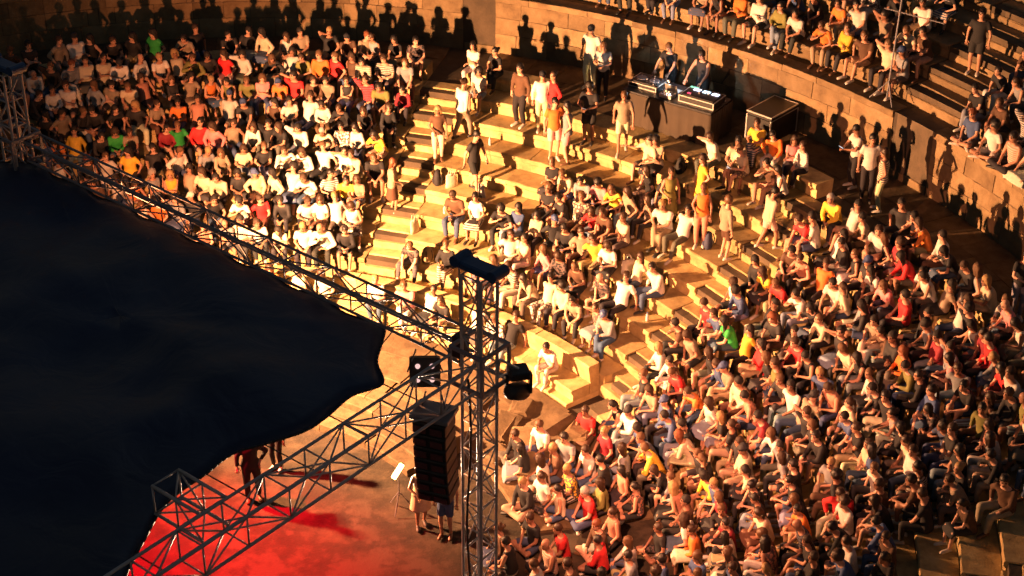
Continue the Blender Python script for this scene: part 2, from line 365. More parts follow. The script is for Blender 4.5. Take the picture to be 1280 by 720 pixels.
upper_bank(-20, 16.5, 'upper tier of stone seats above the wall beyond the dark stair gap')
# orchestra paving: ring of slabs before the bench and concentric kerb rows
op = empty('orchestra_paving', cyl(8, 30, 0)); tag(op, kind='structure')
rings = [(9.64, 8.75), (8.75, 7.8), (7.8, 6.9), (6.9, 6.54), (6.54, 6.18), (6.18, 5.82), (5.82, 5.46), (5.46, 5.1)]
for i, (r1, r0) in enumerate(rings):
    for a, b in split(-2 if i < 3 else 19+2.5*(i % 2)+i*.8, 100, r0, .9, 2.2):
        if i == 7 and random.random() < .3: continue
        z = (.03 if i < 3 else (.40, .33, .25, .17, .09)[i-3])+random.uniform(-.03, .035)
        dj = random.uniform(-.05, .05) if 0 < i < 3 else random.uniform(-.015, .015)
        o = arc_block('paving_slab', [(r0+.03+dj, z), (r0+dj, z-.02), (r0+dj, -.06), (r1-.012, -.06), (r1-.012, z)], a+.08, b-.08, M['pave'], None, 2); o.parent = op; o.matrix_parent_inverse = Matrix.Translation(-op.location)
rb = random.Random(4)
for x, y, sx, sy, sz, a in ((8.35, 3.1, .95, .6, .26, .5), (7.75, 2.75, .8, .7, .18, 1.3), (7.3, 3.35, 1.0, .55, .15, .9), (8.15, 2.25, .6, .45, .3, .2), (6.95, 2.45, .7, .5, .12, 2.0), (7.5, 1.75, .9, .5, .2, .7), (6.6, 3.5, .8, .6, .13, .3), (7.9, 3.9, .7, .5, .16, 1.1), (6.9, 4.4, .9, .5, .14, .8), (8.85, 2.6, .55, .45, .34, .9)):
    m = MB().box((0, 0, sz/2), (sx, sy, sz), Matrix.Rotation(a, 3, 'Z'), .05); m.v = [(p[0]+rb.uniform(-.05, .05), p[1]+rb.uniform(-.05, .05), max(p[2]+rb.uniform(-.025, .025), -.02)) for p in m.v]
    o = m.obj('fallen_block', M['pave'], op, loc=(x-op.location.x, y-op.location.y, .03-op.location.z)); o.rotation_euler = (rb.uniform(-.08, .08), rb.uniform(-.08, .08), 0)
# ------------------------------------------------------------------ roof structure
U1 = Vector((-.601, .799, 0)).normalized(); U2 = Vector((-.799, -.601, 0)).normalized(); UP = Vector((0, 0, 1))
ND = Vector((5.16, -3.85, 6.75))
TS = .26
def unit_tube(r):
    return MB().tube((0, 0, 0), (0, 0, 1), r, n=6).mesh('tube', True)
TUBE = {.026: unit_tube(.029), .013: unit_tube(.015)}
for t in TUBE.values(): t.materials.append(M['alu'])
TUBES = {k: t.copy() for k, t in TUBE.items()}
for t in TUBES.values(): t.materials.clear(); t.materials.append(M['steel'])
def strut(name, a, b, r, parent, dark=False):
    o = bpy.data.objects.new(name, (TUBES if dark else TUBE)[r]); COL.objects.link(o); o.parent = parent
    a = Vector(a)-parent.location; b = Vector(b)-parent.location; d = b-a
    o.matrix_local = Matrix.Translation(a) @ d.to_track_quat('Z', 'Y').to_matrix().to_4x4() @ Matrix.Diagonal((1, 1, d.length, 1))
    return o
def box_truss(name, a, b, ax, ay, s, bay, label, cat, group=None, dark=False):
    a, b = Vector(a), Vector(b); e = empty(name, a); tag(e, label, cat, group)
    n = max(1, round((b-a).length/bay)); cs = [ax*s*i+ay*s*j for i, j in ((-1, -1), (1, -1), (1, 1), (-1, 1))]
    for c in cs: strut('chord', a+c, b+c, .026, e, dark)
    for f in range(4):
        c0, c1 = cs[f], cs[(f+1) % 4]
        for i in range(n):
            p = a+(b-a)*(i/n); q = a+(b-a)*((i+1)/n)
            if (i+f) % 2: strut('brace', p+c0, q+c1, .013, e, dark)
            else: strut('brace', p+c1, q+c0, .013, e, dark)
            strut('brace', q+c0, q+c1, .013, e, dark)
    return e
T1 = ND+U1*12.0
box_truss('roof_truss', ND+U1*.42-U2*.16+UP*.06, T1-U1*.35-U2*.16+UP*.06, U2, UP, .20, .80, 'long aluminium box truss along the edge of the black roof', 'truss', dark=True)
box_truss('roof_truss', ND+U2*.42, ND+U2*8.6, U1, UP, TS, .86, 'aluminium box truss carrying the black loudspeaker array', 'truss')
X3 = ND+U2*5.45
box_truss('roof_truss', X3+U1*.30, X3+U1*1.30, U2, UP, TS*.95, .5, 'short aluminium cross truss joining the roof tarpaulin corner', 'truss')
def tower(c, top, label, base_label=None):
    c = Vector((c.x, c.y, 0))
    e = box_truss('truss_tower', c+UP*.12, c+UP*top, U1, U2, .2, .55, label, 'tower')
    b = MB().box((0, 0, .05), (1.1, 1.1, .1), Matrix.Rotation(math.atan2(U1.y, U1.x), 3, 'Z'), .02).obj('base_plate', M['steel'], e, loc=(0, 0, -.12))
    # sleeve block that the trusses bolt to
    s = MB(); Rz = Matrix.Rotation(math.atan2(U1.y, U1.x), 3, 'Z')
    for dz in (-.34, .34):
        for k, (dx, dy, sx, sy) in enumerate(((.33, 0, .05, .70), (-.33, 0, .05, .70), (0, .33, .60, .05), (0, -.33, .60, .05))):
            s.box(Rz @ Vector((dx, dy, dz)), (sx, sy, .06), Rz)
    for dx in (-.33, .33):
        for dy in (-.33, .33): s.box(Rz @ Vector((dx*1.02, dy*1.02, 0)), (.05, .05, .62), Rz)
    s.obj('sleeve_block', M['steel'], e, loc=(0, 0, ND.z-.12))
    h = MB(); h.box((0, 0, 0), (.80, .30, .15), Rz, .03); h.tube(Rz @ Vector((-.38, .17, .04)), Rz @ Vector((-.38, -.17, .04)), .10, n=12); h.tube(Rz @ Vector((.38, .17, .04)), Rz @ Vector((.38, -.17, .04)), .10, n=12)
    h.obj('head_beam', M['bluecap'], e, loc=(0, 0, top-.02))
    ch = MB(); ch.tube(Rz @ Vector((.42, 0, 0)), Rz @ Vector((.40, 0, -(top-ND.z-.3))), .018, n=5); ch.obj('hoist_chain', M['steel'], e, loc=(0, 0, top-.1))
    hb = MB().box((0, 0, 0), (.22, .24, .42), Rz, .03).tube((0, 0, -.2), (0, 0, -.4), .03); hb.obj('hoist_motor', M['black'], e, loc=tuple(Rz @ Vector((.40, 0, 0))+Vector((0, 0, ND.z+.05))))
    return e
tower(ND, 8.42, 'aluminium truss tower with dark blue head beam standing by the crowd')
tower(T1, 8.42, 'aluminium truss tower at the far end of the long roof truss')
# power cables down the tower
cb = MB()
pts = [ND+Vector((.3*math.sin(i*.8)*.12-.22, -.16+.02*math.cos(i), -.2-i*.5)) for i in range(13)]
for i in range(12): cb.tube(pts[i], pts[i+1], .022, n=6)
tag(cb.obj('power_cable', M['black'], smooth=True), 'black power cable strapped down the tower by the crowd', 'cable')
# roof tarpaulin
edge = [(T1+U1*.5+U2*.5).to_2d()]
for i_ in range(15): edge.append((ND+U1*(11.6-i_*.66)+U2*(-.14 if i_ % 2 == 0 else -.02)).to_2d())
edge += [(3.92, -2.12), (3.78, -2.55), (3.62, -3.05), (3.60, -3.68), (3.06, -3.90), (2.62, -4.35), (2.20, -4.68), (1.55, -4.88), (1.05, -5.02), (.62, -5.42), (-.02, -6.02), (-.50, -7.05), (-1.3, -8.5), (-3.4, -7.4), (-6, -5.2), (-8.6, -3.0), (-9.2, -1.6), (-8.4, .2), (-6.9, 2.4), (-5.2, 4.6), (-4.0, 6.0)]
def catmull(P, n):
    out = []; N_ = len(P)
    for i in range(N_):
        p0, p1, p2, p3 = [Vector(P[(i+j-1) % N_]) for j in range(4)]
        for s in range(n):
            t = s/n; out.append(.5*((2*p1)+(p2-p0)*t+(2*p0-5*p1+4*p2-p3)*t*t+(3*p1-p0-3*p2+p3)*t**3))
    return out
eb = catmull(edge, 5); cen = sum(eb, Vector((0, 0)))/len(eb)
from mathutils import noise as mnoise
tm = MB(); NR = 18; v = []
for i in range(NR+1):
    s = 1-(i/NR)**1.0 if i < NR else .0
    for p in eb:
        q = cen+(p-cen)*max(s, .001)
        wv = mnoise.noise(Vector((q.x*.35, q.y*.35, 3)))*.35+mnoise.noise(Vector((q.x*1.1, q.y*1.1, 7)))*.10
        al = (q.x*U2.x+q.y*U2.y)
        z = 6.47+(1-s)**.8*.25+wv*min(1, (1-s)*3)+.06*math.sin(al*2.2)*(1-s)
        v.append((q.x, q.y, z))
n = len(eb); f = [(i*n+j, i*n+(j+1) % n, (i+1)*n+(j+1) % n, (i+1)*n+j) for i in range(NR) for j in range(n)]
tm.add(v, f)
to = tm.obj('roof_tarpaulin', M['tarp'], smooth=True); tag(to, 'large black tarpaulin roof stretched over the stage', 'tarpaulin roof')
md = to.modifiers.new('thick', 'SOLIDIFY'); md.thickness = .012
md.offset = 1
hem = MB()
for i in range(n):
    a, b = v[i], v[(i+1) % n]; hem.tube(a, b, .020, n=6)
hem.obj('hem', M['black'], to, True)
for i in list(range(5, 80, 10))+[85, 95, 105, 115, 125, 135]:     # straps from the hem to the trusses
    a = Vector(v[i]); t = (a-ND).dot(U1); q1 = ND+U1*t+UP*-.14+U2*.02; t2 = (a-ND).dot(U2); q2 = ND+U2*t2-UP*.26+U1*.26
    q = q1 if (q1-a).length < (q2-a).length else q2
    if (q-a).length < 2: MB().tube(a, q, .012, n=5).obj('strap', M['black'], to)
# line array loudspeaker
la = empty('line_array', ND+U2*1.12+UP*-.42); tag(la, 'tall curved black loudspeaker array hanging from the truss', 'loudspeaker')
fwd = Vector((.55, .83, 0)).normalized(); side = UP.cross(fwd)
MB().box((0, 0, .05), (.66, .5, .08), Matrix((side, fwd, UP)).transposed(), .01).obj('flying_frame', M['steel'], la)
for sx in (-.22, .22): strut('sling', la.location+side*sx+UP*.05, la.location+side*sx*.6+UP*.42, .013, la, True)
pz = Vector((0, 0, -.02)); ang = 0
for i in range(7):
    ang = R(2*i); Rm = Matrix.Rotation(-ang, 3, side) ; B = Rm @ Matrix((side, fwd, UP)).transposed()
    c = pz+B @ Vector((0, 0, -.12))
    bx = MB().box(c, (.56, .48, .225), B, .02).obj('cabinet', M['black'], la)
    for sx in (-.135, .135):
        MB().box(c+B @ Vector((sx, .268, 0)), (.21, .02, .17), B, .005).obj('grille', M['grille'], bx)
        MB().box(c+B @ Vector((sx, -.268, 0)), (.2, .02, .12), B, .005).obj('rear_panel', M['grille'], bx)
    pz = pz+B @ Vector((0, 0, -.235))
# four-lens blinder under the long truss
bl = empty('blinder_lamp', Vector(FILL)-Vector((.10, .02, 0))); tag(bl, 'four-lens blinder lamp hanging under the long truss', 'stage lamp')
dr = (Vector(BAIM)-Vector(FILL)).normalized(); q = dr.to_track_quat('Y', 'Z').to_matrix()
MB().box((0, 0, 0), (.52, .16, .52), q, .02).obj('housing', M['black'], bl)
for sx in (-.12, .12):
    for sz in (-.12, .12):
        MB().tube(q @ Vector((sx, .075, sz)), q @ Vector((sx, .10, sz)), .10, n=14).obj('lens', M['lens'], bl)
        MB().tube(q @ Vector((sx, -.075, sz)), q @ Vector((sx, -.12, sz)), .045, .035, n=12).obj('rear_lens', M['lens'], bl)
for sx in (-.29, .29): MB().tube(q @ Vector((sx, 0, 0)), Vector((sx*.5, 0, .46)), .014, n=6).obj('yoke', M['steel'], bl)
# moving head on the tower
def moving_head(loc, aim, label):
    e = empty('moving_head_lamp', loc); tag(e, label, 'stage lamp')
    q = (Vector(aim)-Vector(loc)).to_track_quat('Y', 'Z').to_matrix()
    MB().box((0, 0, .30), (.34, .34, .14), None, .02).obj('base', M['black'], e)
    for s in (-.2, .2): MB().box((s, 0, .08), (.05, .14, .38), None, .01).obj('yoke_arm', M['black'], e)
    h = MB().loft([ellring(q @ Vector((0, y, -.06)), q.col[0], q.col[2], a, a, 14) for y, a in ((-.28, .08), (-.24, .13), (0, .16), (.14, .165), (.2, .15))]).obj('head', M['black'], e, True)
    MB().tube(q @ Vector((0, .2, -.06)), q @ Vector((0, .21, -.06)), .135, n=16).obj('lens', M['steel'], h)
    return e
mh = moving_head(ND+Vector((.62, -.12, -.50)), (12, 2, 2), 'black moving-head lamp clamped beside the tower')
br = MB(); br.tube((0, 0, .37), (-.30, .06, .56), .022, n=6).tube((-.3, .06, .56), (-.33, .07, .2), .02, n=6).tube((-.33, .07, .2), (0, 0, .37), .02, n=6); br.obj('bracket', M['trim'], mh)
moving_head(ND+U1*2.6+Vector((0, 0, -.75)), (10, 6, 2), 'black moving-head lamp hung below the long truss')
# key floodlight on the far tower
kf = empty('floodlight', Vector(KEY)-(Vector(KAIM)-Vector(KEY)).normalized()*.22); tag(kf, 'large square floodlight on the far tower aimed at the audience', 'stage lamp')
q = (Vector(KAIM)-Vector(KEY)).to_track_quat('Y', 'Z').to_matrix()
MB().box((0, 0, 0), (.62, .18, .62), q, .02).obj('housing', M['black'], kf)
for i in range(4): MB().tube(q @ Vector((-.16+.32*(i % 2), .09, -.16+.32*(i//2))), q @ Vector((-.16+.32*(i % 2), .11, -.16+.32*(i//2))), .13, n=14).obj('lens', M['lamp'], kf)
MB().tube((0, 0, 0), Vector((T1.x, T1.y, KEY[2]))-kf.location, .03).obj('bracket', M['steel'], kf)
# lit lamp on a stand at the orchestra edge
fl = empty('floor_lamp', (4.62, 1.15, 0)); tag(fl, 'glowing work lamp on a small tripod beside the woman in the pale dress', 'lamp')
for i in range(3): MB().tube((0, 0, .45), (.28*math.cos(i*2.1), .28*math.sin(i*2.1), .012), .012, n=6).obj('leg', M['steel'], fl)
MB().tube((0, 0, .35), (0, 0, .82), .015, n=6).obj('pole', M['steel'], fl)
q = Vector((-.35, -.9, .45)).to_track_quat('Y', 'Z').to_matrix() @ Matrix.Rotation(R(-28), 3, 'Y')
MB().box((0, 0, .98), (.12, .10, .36), q, .03).obj('housing', M['black'], fl)
MB().box(Vector((0, 0, .98))+q @ Vector((0, .066, 0)), (.11, .05, .36), q, .02).obj('lamp_tube', M['lamp'], fl)
stage_spot('floor_lamp_light', fl.location+Vector((0, 0, .98))+q @ Vector((0, .16, 0)), (2.6, -5.5, 6.6), 3000, (1, .64, .40), 120, .8, .08)
# ------------------------------------------------------------------ DJ set
dj = empty('dj_table', (13.42, 10.32, zk(0))); tag(dj, 'long trestle table under a black skirt carrying DJ gear', 'table')
fx = Vector((-1.48, 1.65, 0)).normalized(); fy = Vector((fx.y, -fx.x, 0))     # fx along the front, fy towards the wall
BM = Matrix((fx, fy, UP)).transposed()
def bb(mb, c, s, ch=0): return mb.box(BM @ Vector(c), s, BM, ch)
bb(MB(), (0, 0, .88), (2.5, 1.05, .05), .008).obj('table_top', M['black'], dj)
for sx in (-1, 1):
    for sy in (-.4, .4): bb(MB(), (sx*1.12, sy, .42), (.05, .05, .86)).obj('leg', M['steel'], dj)
sk = []; N_ = 120; hx, hy = 1.27, .545
for lv, (z, k) in enumerate(((.86, .25), (.55, .7), (.25, 1), (.015, 1.3))):
    ring = []
    for i in range(N_):
        t = i/N_*4; sd = int(t); u = (t-sd)*2-1
        x, y = ((u*hx, -hy), (hx, u*hy), (-u*hx, hy), (-hx, -u*hy))[sd]
        nx, ny = ((0, -1), (1, 0), (0, 1), (-1, 0))[sd]
        wv = .022*k*math.sin(i*1.9)+.012*k*math.sin(i*.7)
        ring.append(BM @ Vector((x+nx*wv, y+ny*wv, z)))
    sk.append(ring)
MB().loft(sk, cap=False).obj('table_skirt', M['skirtcloth'], dj, True)
TT = zk(0)+.905
def gear(name, c, label, cat, group=None):
    return tag(empty(name, Vector((13.42, 10.32, TT))+BM @ Vector(c)), label, cat, group)
def flight_case(c, s, label, gearmat, knobs=True):
    e = gear('mixer_case', c, label, 'flight case', 'open flight cases on the DJ table')
    bb(MB(), (0, 0, s[2]/2), (s[0], s[1], s[2]), .01).obj('case_body', M['case'], e)
    for sx in (-1, 1):
        for sz in (.01, s[2]-.01): bb(MB(), (0, sx*s[1]/2, sz), (s[0]+.02, .022, .022)).obj('edge_trim', M['trim'], e)
        bb(MB(), (sx*s[0]/2, 0, s[2]-.01), (.022, s[1]+.02, .022)).obj('edge_trim', M['trim'], e)
        bb(MB(), (sx*s[0]/2, -s[1]/2, s[2]/2), (.024, .024, s[2])).obj('edge_trim', M['trim'], e)
    p = bb(MB(), (0, .0, s[2]+.012), (s[0]-.08, s[1]-.08, .03), .006).obj('control_panel', gearmat, e)
    rn = random.Random(s[0])
    for i in range(14):
        x = rn.uniform(-.42, .42)*s[0]; y = rn.uniform(-.4, .4)*s[1]
        MB().tube(BM @ Vector((x, y, s[2]+.027)), BM @ Vector((x, y, s[2]+.05)), .014, n=7).obj('knob', M['trim'] if i % 2 else M['black'], p)
    return e
c1 = flight_case((-.72, -.02, 0), (.95, .62, .17), 'silver-edged flight case with glowing mixer at the end of the DJ table', M['case'])
for x, m in ((-.30, 'screen2'), (-.05, 'screen'), (.2, 'screen2')): bb(MB(), (x, .12, .205), (.18, .12, .012)).obj('display', M[m], c1)
bb(MB(), (.28, -.16, .205), (.09, .07, .012)).obj('cue_light', M['led'], c1)
bb(MB(), (.32, .2, .21), (.22, .07, .012)).obj('level_meter', M['green'], c1)
c2 = flight_case((.85, .06, 0), (.78, .6, .12), 'worn flight case of record decks beside the standing DJ', M['black'])
for x in (-.18, .18):
    MB().tube(BM @ Vector((x, 0, .148)), BM @ Vector((x, 0, .158)), .13, n=18).obj('platter', M['steel'], c2)
lp = gear('laptop', (.12, .1, 0), 'open silver laptop between the two flight cases', 'laptop')
bb(MB(), (0, 0, .012), (.34, .24, .02), .004).obj('keyboard', M['trim'], lp)
B2 = BM @ Matrix.Rotation(R(-65), 3, 'X')
MB().box(BM @ Vector((0, -.17, .13)), (.34, .012, .24), BM @ Matrix.Rotation(R(18), 3, 'X'), .003).obj('lid', M['trim'], lp)
MB().box(BM @ Vector((0, -.161, .132)), (.31, .006, .2), BM @ Matrix.Rotation(R(18), 3, 'X')).obj('screen', M['screen2'], lp)
mx_ = gear('mixer', (.1, -.28, 0), 'small silver mixer in front of the laptop', 'mixer')
bb(MB(), (0, 0, .05), (.34, .26, .1), .01).obj('body', M['trim'], mx_)
for i in range(8): MB().tube(BM @ Vector((-.12+.08*(i % 4), -.05+.1*(i//4), .1)), BM @ Vector((-.12+.08*(i % 4), -.05+.1*(i//4), .125)), .014, n=7).obj('knob', M['black'], mx_)
dl = gear('desk_lamp', (.32, -.1, 0), 'small gooseneck desk lamp lighting the DJ gear', 'lamp')
MB().tube((0, 0, 0), (0, 0, .02), .05, n=12).obj('base', M['black'], dl)
MB().tube((0, 0, .02), (0, 0, .26), .008, n=6).tube((0, 0, .26), BM @ Vector((-.1, .02, .32)), .008, n=6).obj('gooseneck', M['black'], dl)
MB().tube(BM @ Vector((-.1, .02, .34)), BM @ Vector((-.14, .03, .29)), .02, .04, n=10).obj('shade', M['trim'], dl)
pl = bpy.data.lights.new('desk_lamp_light', 'POINT'); pl.energy = 26; pl.color = (.75, .9, 1); pl.shadow_soft_size = .03
po = bpy.data.objects.new('desk_lamp_light', pl); COL.objects.link(po); po.location = dl.location+BM @ Vector((-.16, .04, .25))
# black flight case beside the table
fc = empty('equipment_case', (15.55, 9.25, zk(0))); tag(fc, 'tall black flight case with silver edges beside the DJ table', 'flight case')
F = Matrix.Rotation(R(34), 3, 'Z')
def fbx(c, s, ch=0): return MB().box(F @ Vector(c), s, F, ch)
fbx((0, 0, .40), (1.15, .7, .62), .01).obj('case_body', M['case'], fc)
fbx((0, 0, .77), (1.17, .72, .10), .01).obj('lid', M['case'], fc)
for sx in (-1, 1):
    for sy in (-1, 1):
        fbx((sx*.575, sy*.35, .40), (.035, .035, .64)).obj('edge_trim', M['trim'], fc)
        MB().tube(F @ Vector((sx*.45, sy*.25, 0)), F @ Vector((sx*.45, sy*.25, .09)), .045, n=10).obj('castor', M['black'], fc)
    fbx((sx*.575, 0, .81), (.03, .73, .03)).obj('edge_trim', M['trim'], fc)
    fbx((0, sx*.352, .81), (1.16, .03, .03)).obj('edge_trim', M['trim'], fc)
    fbx((0, sx*.352, .715), (1.16, .025, .02)).obj('edge_trim', M['trim'], fc)
# lighting mast on the upper walkway with two cross bars
ms = empty('mast', tuple(cyl(19.05, 22.7, ZW))); tag(ms, 'thin steel mast with two long cross bars on the upper walkway', 'mast')
MB().tube((0, 0, 0), (.10, .05, 3.4), .02, n=8).obj('pole', M['steel'], ms)
tn = Vector((.62, -.78, 0))
for z, w0, w1 in ((2.75, -.7, 1.15), (2.2, -.4, 1.1)): MB().tube(tn*w0+Vector((.08, .04, z)), tn*w1+Vector((.08, .04, z)), .014, n=6).obj('cross_bar', M['steel'], ms)
for i in range(3): MB().tube((0, 0, .5), (.4*math.cos(2.1*i+.4), .4*math.sin(2.1*i+.4), .015), .014, n=6).obj('leg', M['steel'], ms)

def bag(kind, r, t, z, rz, col, label):
    e = empty(kind, cyl(r, t, z), rz); tag(e, label, 'bag' if kind != 'water_bottle' else 'bottle'); m = plain(kind+'_cloth', col, .8, 0, .25, 9, .4)
    if kind == 'tote_bag':
        MB().loft([ellring((0, .01*i, .0+.11*i), Vector((1, 0, 0)), Vector((0, 1, 0)), .19-.012*i, .075-.014*i, 14) for i in range(4)]).obj('pouch', m, e, True)
        for sy in (-.02, .06): MB().tube((-.08, sy, .31), (-.04, sy, .46), .008, n=5).tube((-.04, sy, .46), (.04, sy, .46), .008, n=5).tube((.04, sy, .46), (.08, sy, .31), .008, n=5).obj('handle', m, e)
    elif kind == 'backpack':
        MB().loft([ellring((0, 0, z_), Vector((1, 0, 0)), Vector((0, 1, 0)), a, b_, 14) for z_, a, b_ in ((0, .13, .08), (.05, .16, .11), (.22, .155, .10), (.36, .12, .07), (.41, .05, .03))]).obj('pack', m, e, True)
        MB().loft([ellring((0, .10, z_), Vector((1, 0, 0)), Vector((0, 1, 0)), a, b_, 10) for z_, a, b_ in ((.04, .09, .02), (.10, .11, .045), (.18, .09, .03))]).obj('pocket', m, e, True)
        for sx in (-.07, .07): MB().tube((sx, -.08, .34), (sx*1.2, -.13, .2), .014, n=5).tube((sx*1.2, -.13, .2), (sx, -.1, .06), .014, n=5).obj('strap', M['black'], e)
    else:
        MB().loft([ellring((0, 0, z_), Vector((1, 0, 0)), Vector((0, 1, 0)), a, a, 10) for z_, a in ((0, .03), (.01, .035), (.15, .035), (.19, .014), (.21, .013))]).obj('body', M['bottle'], e, True)
        MB().tube((0, 0, .205), (0, 0, .23), .016, n=8).obj('cap', m, e)
for kind, k, dr_, t, rz, col, label in (
    ('tote_bag', 4, .42, 54.6, .4, (.62, .56, .42), 'cream tote bag standing on an empty row near the bright stairs'),
    ('backpack', 4, .40, 56.2, 1.2, (.02, .02, .025), 'black handbag-sized backpack left on an empty row near the bright stairs'),
    ('tote_bag', 4, .30, 51.0, 2.0, (.66, .62, .55), 'white tote bag on the row below the standing group'),
    ('backpack', 7, .40, 53.6, .2, (.30, .22, .12), 'tan backpack beside the person seated alone low on the middle bank'),
    ('tote_bag', 6, .42, 56.6, .8, (.55, .50, .36), 'pale tote bag beside the bright stairs low on the middle bank'),
    ('backpack', 3, .42, 25.4, 1.0, (.04, .05, .10), 'navy backpack on the row end by the lower stairs'),
    ('backpack', 1, .40, 33.4, .7, (.02, .02, .02), 'black backpack leaning below the DJ table'),
    ('tote_bag', 5, .40, 30.6, .1, (.60, .56, .48), 'white shopping bag on the middle bank beside the lower stairs'),
    ('water_bottle', 5, .30, 54.0, 0, (.05, .1, .3), 'clear water bottle on an empty row of the middle bank'),
    ('water_bottle', 2, .30, 52.5, 0, (.5, .5, .5), 'clear water bottle on the row below the standing group'),
    ('water_bottle', 6, .30, 24.2, 0, (.05, .1, .3), 'clear water bottle on the row end by the lower stairs')):
    bag(kind, rk(k)+dr_, t, zk(k)+.004, rz, col, label)
from mathutils import Euler
# ------------------------------------------------------------------ people: bodies grown from joints, fused and smoothed
def V(*a): return Vector(a)
def ik(a, c, l1, l2, pole):
    a, c = Vector(a), Vector(c); d = c-a; L = d.length
    if L > (l1+l2)*.985: c = a+d*((l1+l2)*.985/L); d = c-a; L = d.length
    x = (l1*l1-l2*l2+L*L)/(2*L); hh = math.sqrt(max(l1*l1-x*x, 0)); u = d/L
    p = Vector(pole); p = (p-u*p.dot(u)); p = p.normalized() if p.length > 1e-5 else u.orthogonal().normalized()
    return a+u*x+p*hh, c
def limb(mb, a, ra, b, rb, n=10, round0=True, round1=True):
    a, b = Vector(a), Vector(b); d = (b-a); L = d.length; d /= L; u = d.orthogonal().normalized(); t = d.cross(u); rings = []
    if round0: rings += [ellring(a-d*ra*.75, u, t, ra*.5, ra*.5, n), ellring(a-d*ra*.35, u, t, ra*.9, ra*.9, n)]
    rings += [ellring(a, u, t, ra, ra, n), ellring(a+d*L*.35, u, t, ra*.6+rb*.42, ra*.6+rb*.42, n), ellring(b, u, t, rb, rb, n)]
    if round1: rings += [ellring(b+d*rb*.35, u, t, rb*.9, rb*.9, n), ellring(b+d*rb*.75, u, t, rb*.5, rb*.5, n)]
    mb.loft(rings)
def fuse(mb, voxel, ratio, name, smooth=4):
    me = mb.mesh(name); o = bpy.data.objects.new(name, me); COL.objects.link(o)
    m = o.modifiers.new('r', 'REMESH'); m.mode = 'VOXEL'; m.voxel_size = voxel
    s = o.modifiers.new('s', 'SMOOTH'); s.factor = .5; s.iterations = smooth
    d = o.modifiers.new('d', 'DECIMATE'); d.ratio = ratio
    dg = bpy.context.evaluated_depsgraph_get(); out = bpy.data.meshes.new_from_object(o.evaluated_get(dg)); out.name = name
    bpy.data.objects.remove(o); bpy.data.meshes.remove(me)
    out.polygons.foreach_set('use_smooth', [True]*len(out.polygons)); out.materials.clear()
    return out
def frame(f, up=V(0, 0, 1)):
    f = Vector(f).normalized(); x = f.cross(up).normalized(); z = x.cross(f); return Matrix((x, f, z)).transposed()
HAIR = {}
def build_hair():
    def ell(mb, c, r, n=14, m=8):
        rings = []
        for i in range(m+1):
            a = math.pi*i/m; s = max(math.sin(a), .03)
            rings.append(ellring(V(c[0], c[1], c[2]-r[2]*math.cos(a)), V(1, 0, 0), V(0, 1, 0), r[0]*s, r[1]*s, n))
        mb.loft(rings)
    def done(k, mb, vox=.02, ratio=.5): HAIR[k] = fuse(mb, vox, ratio, 'hair', 2); HAIR[k].vertices.foreach_set('co', (np.array([v_.co for v_ in HAIR[k].vertices])*(1+RNG.uniform(-.06, .09, (len(HAIR[k].vertices), 1)))).ravel()); HAIR[k].materials.append(M['hair'])
    a = MB(); ell(a, (0, -.016, .036), (.091, .101, .106)); done('short', a)
    a = MB(); ell(a, (0, -.016, .034), (.097, .106, .112)); a.loft([ellring(V(0, -.05-.02*i/5, .02-.07*i), V(1, 0, 0), V(0, 1, 0), .098-.004*i, .055-.005*i, 12) for i in range(6)])
    for s in (-1, 1): a.loft([ellring(V(s*.085, .0-.01*i, .03-.06*i), V(1, 0, 0), V(0, 1, 0), .026-.003*i, .045-.006*i, 8) for i in range(4)])
    done('long', a)
    a = MB(); ell(a, (0, -.016, .034), (.090, .100, .105)); ell(a, (0, -.125, .055), (.05, .045, .05)); done('bun', a)
    a = MB(); ell(a, (0, -.016, .034), (.090, .100, .105)); a.loft([ellring(V(0, -.11-.015*min(i, 2), .06-.06*i), V(1, 0, 0), V(0, 1, 0), .038-.003*i, .032-.002*i, 8) for i in range(6)]); done('ponytail', a)
    a = MB(); ell(a, (0, -.03, .04), (.115, .115, .125)); done('curly', a)
    a = MB(); ell(a, (0, -.012, .045), (.093, .106, .092)); a.loft([ellring(V(0, .06+.05*i, .055-.012*i), V(1, 0, 0), V(0, 0, 1), .075-.018*i, .012, 10) for i in range(3)]); done('cap', a, .016)
build_hair()
POSES = []
_ones = 'zeroth first second third fourth fifth sixth seventh eighth ninth tenth eleventh twelfth thirteenth fourteenth fifteenth sixteenth seventeenth eighteenth nineteenth'.split()
_tens = {2: ('twentieth', 'twenty'), 3: ('thirtieth', 'thirty'), 4: ('fortieth', 'forty'), 5: ('fiftieth', 'fifty'), 6: ('sixtieth', 'sixty'), 7: ('seventieth', 'seventy'), 8: ('eightieth', 'eighty'), 9: ('ninetieth', 'ninety')}
def nth(n):
    if n < 20: return _ones[n]
    return _tens[n//10][0] if n % 10 == 0 else _tens[n//10][1]+'-'+_ones[n % 10]
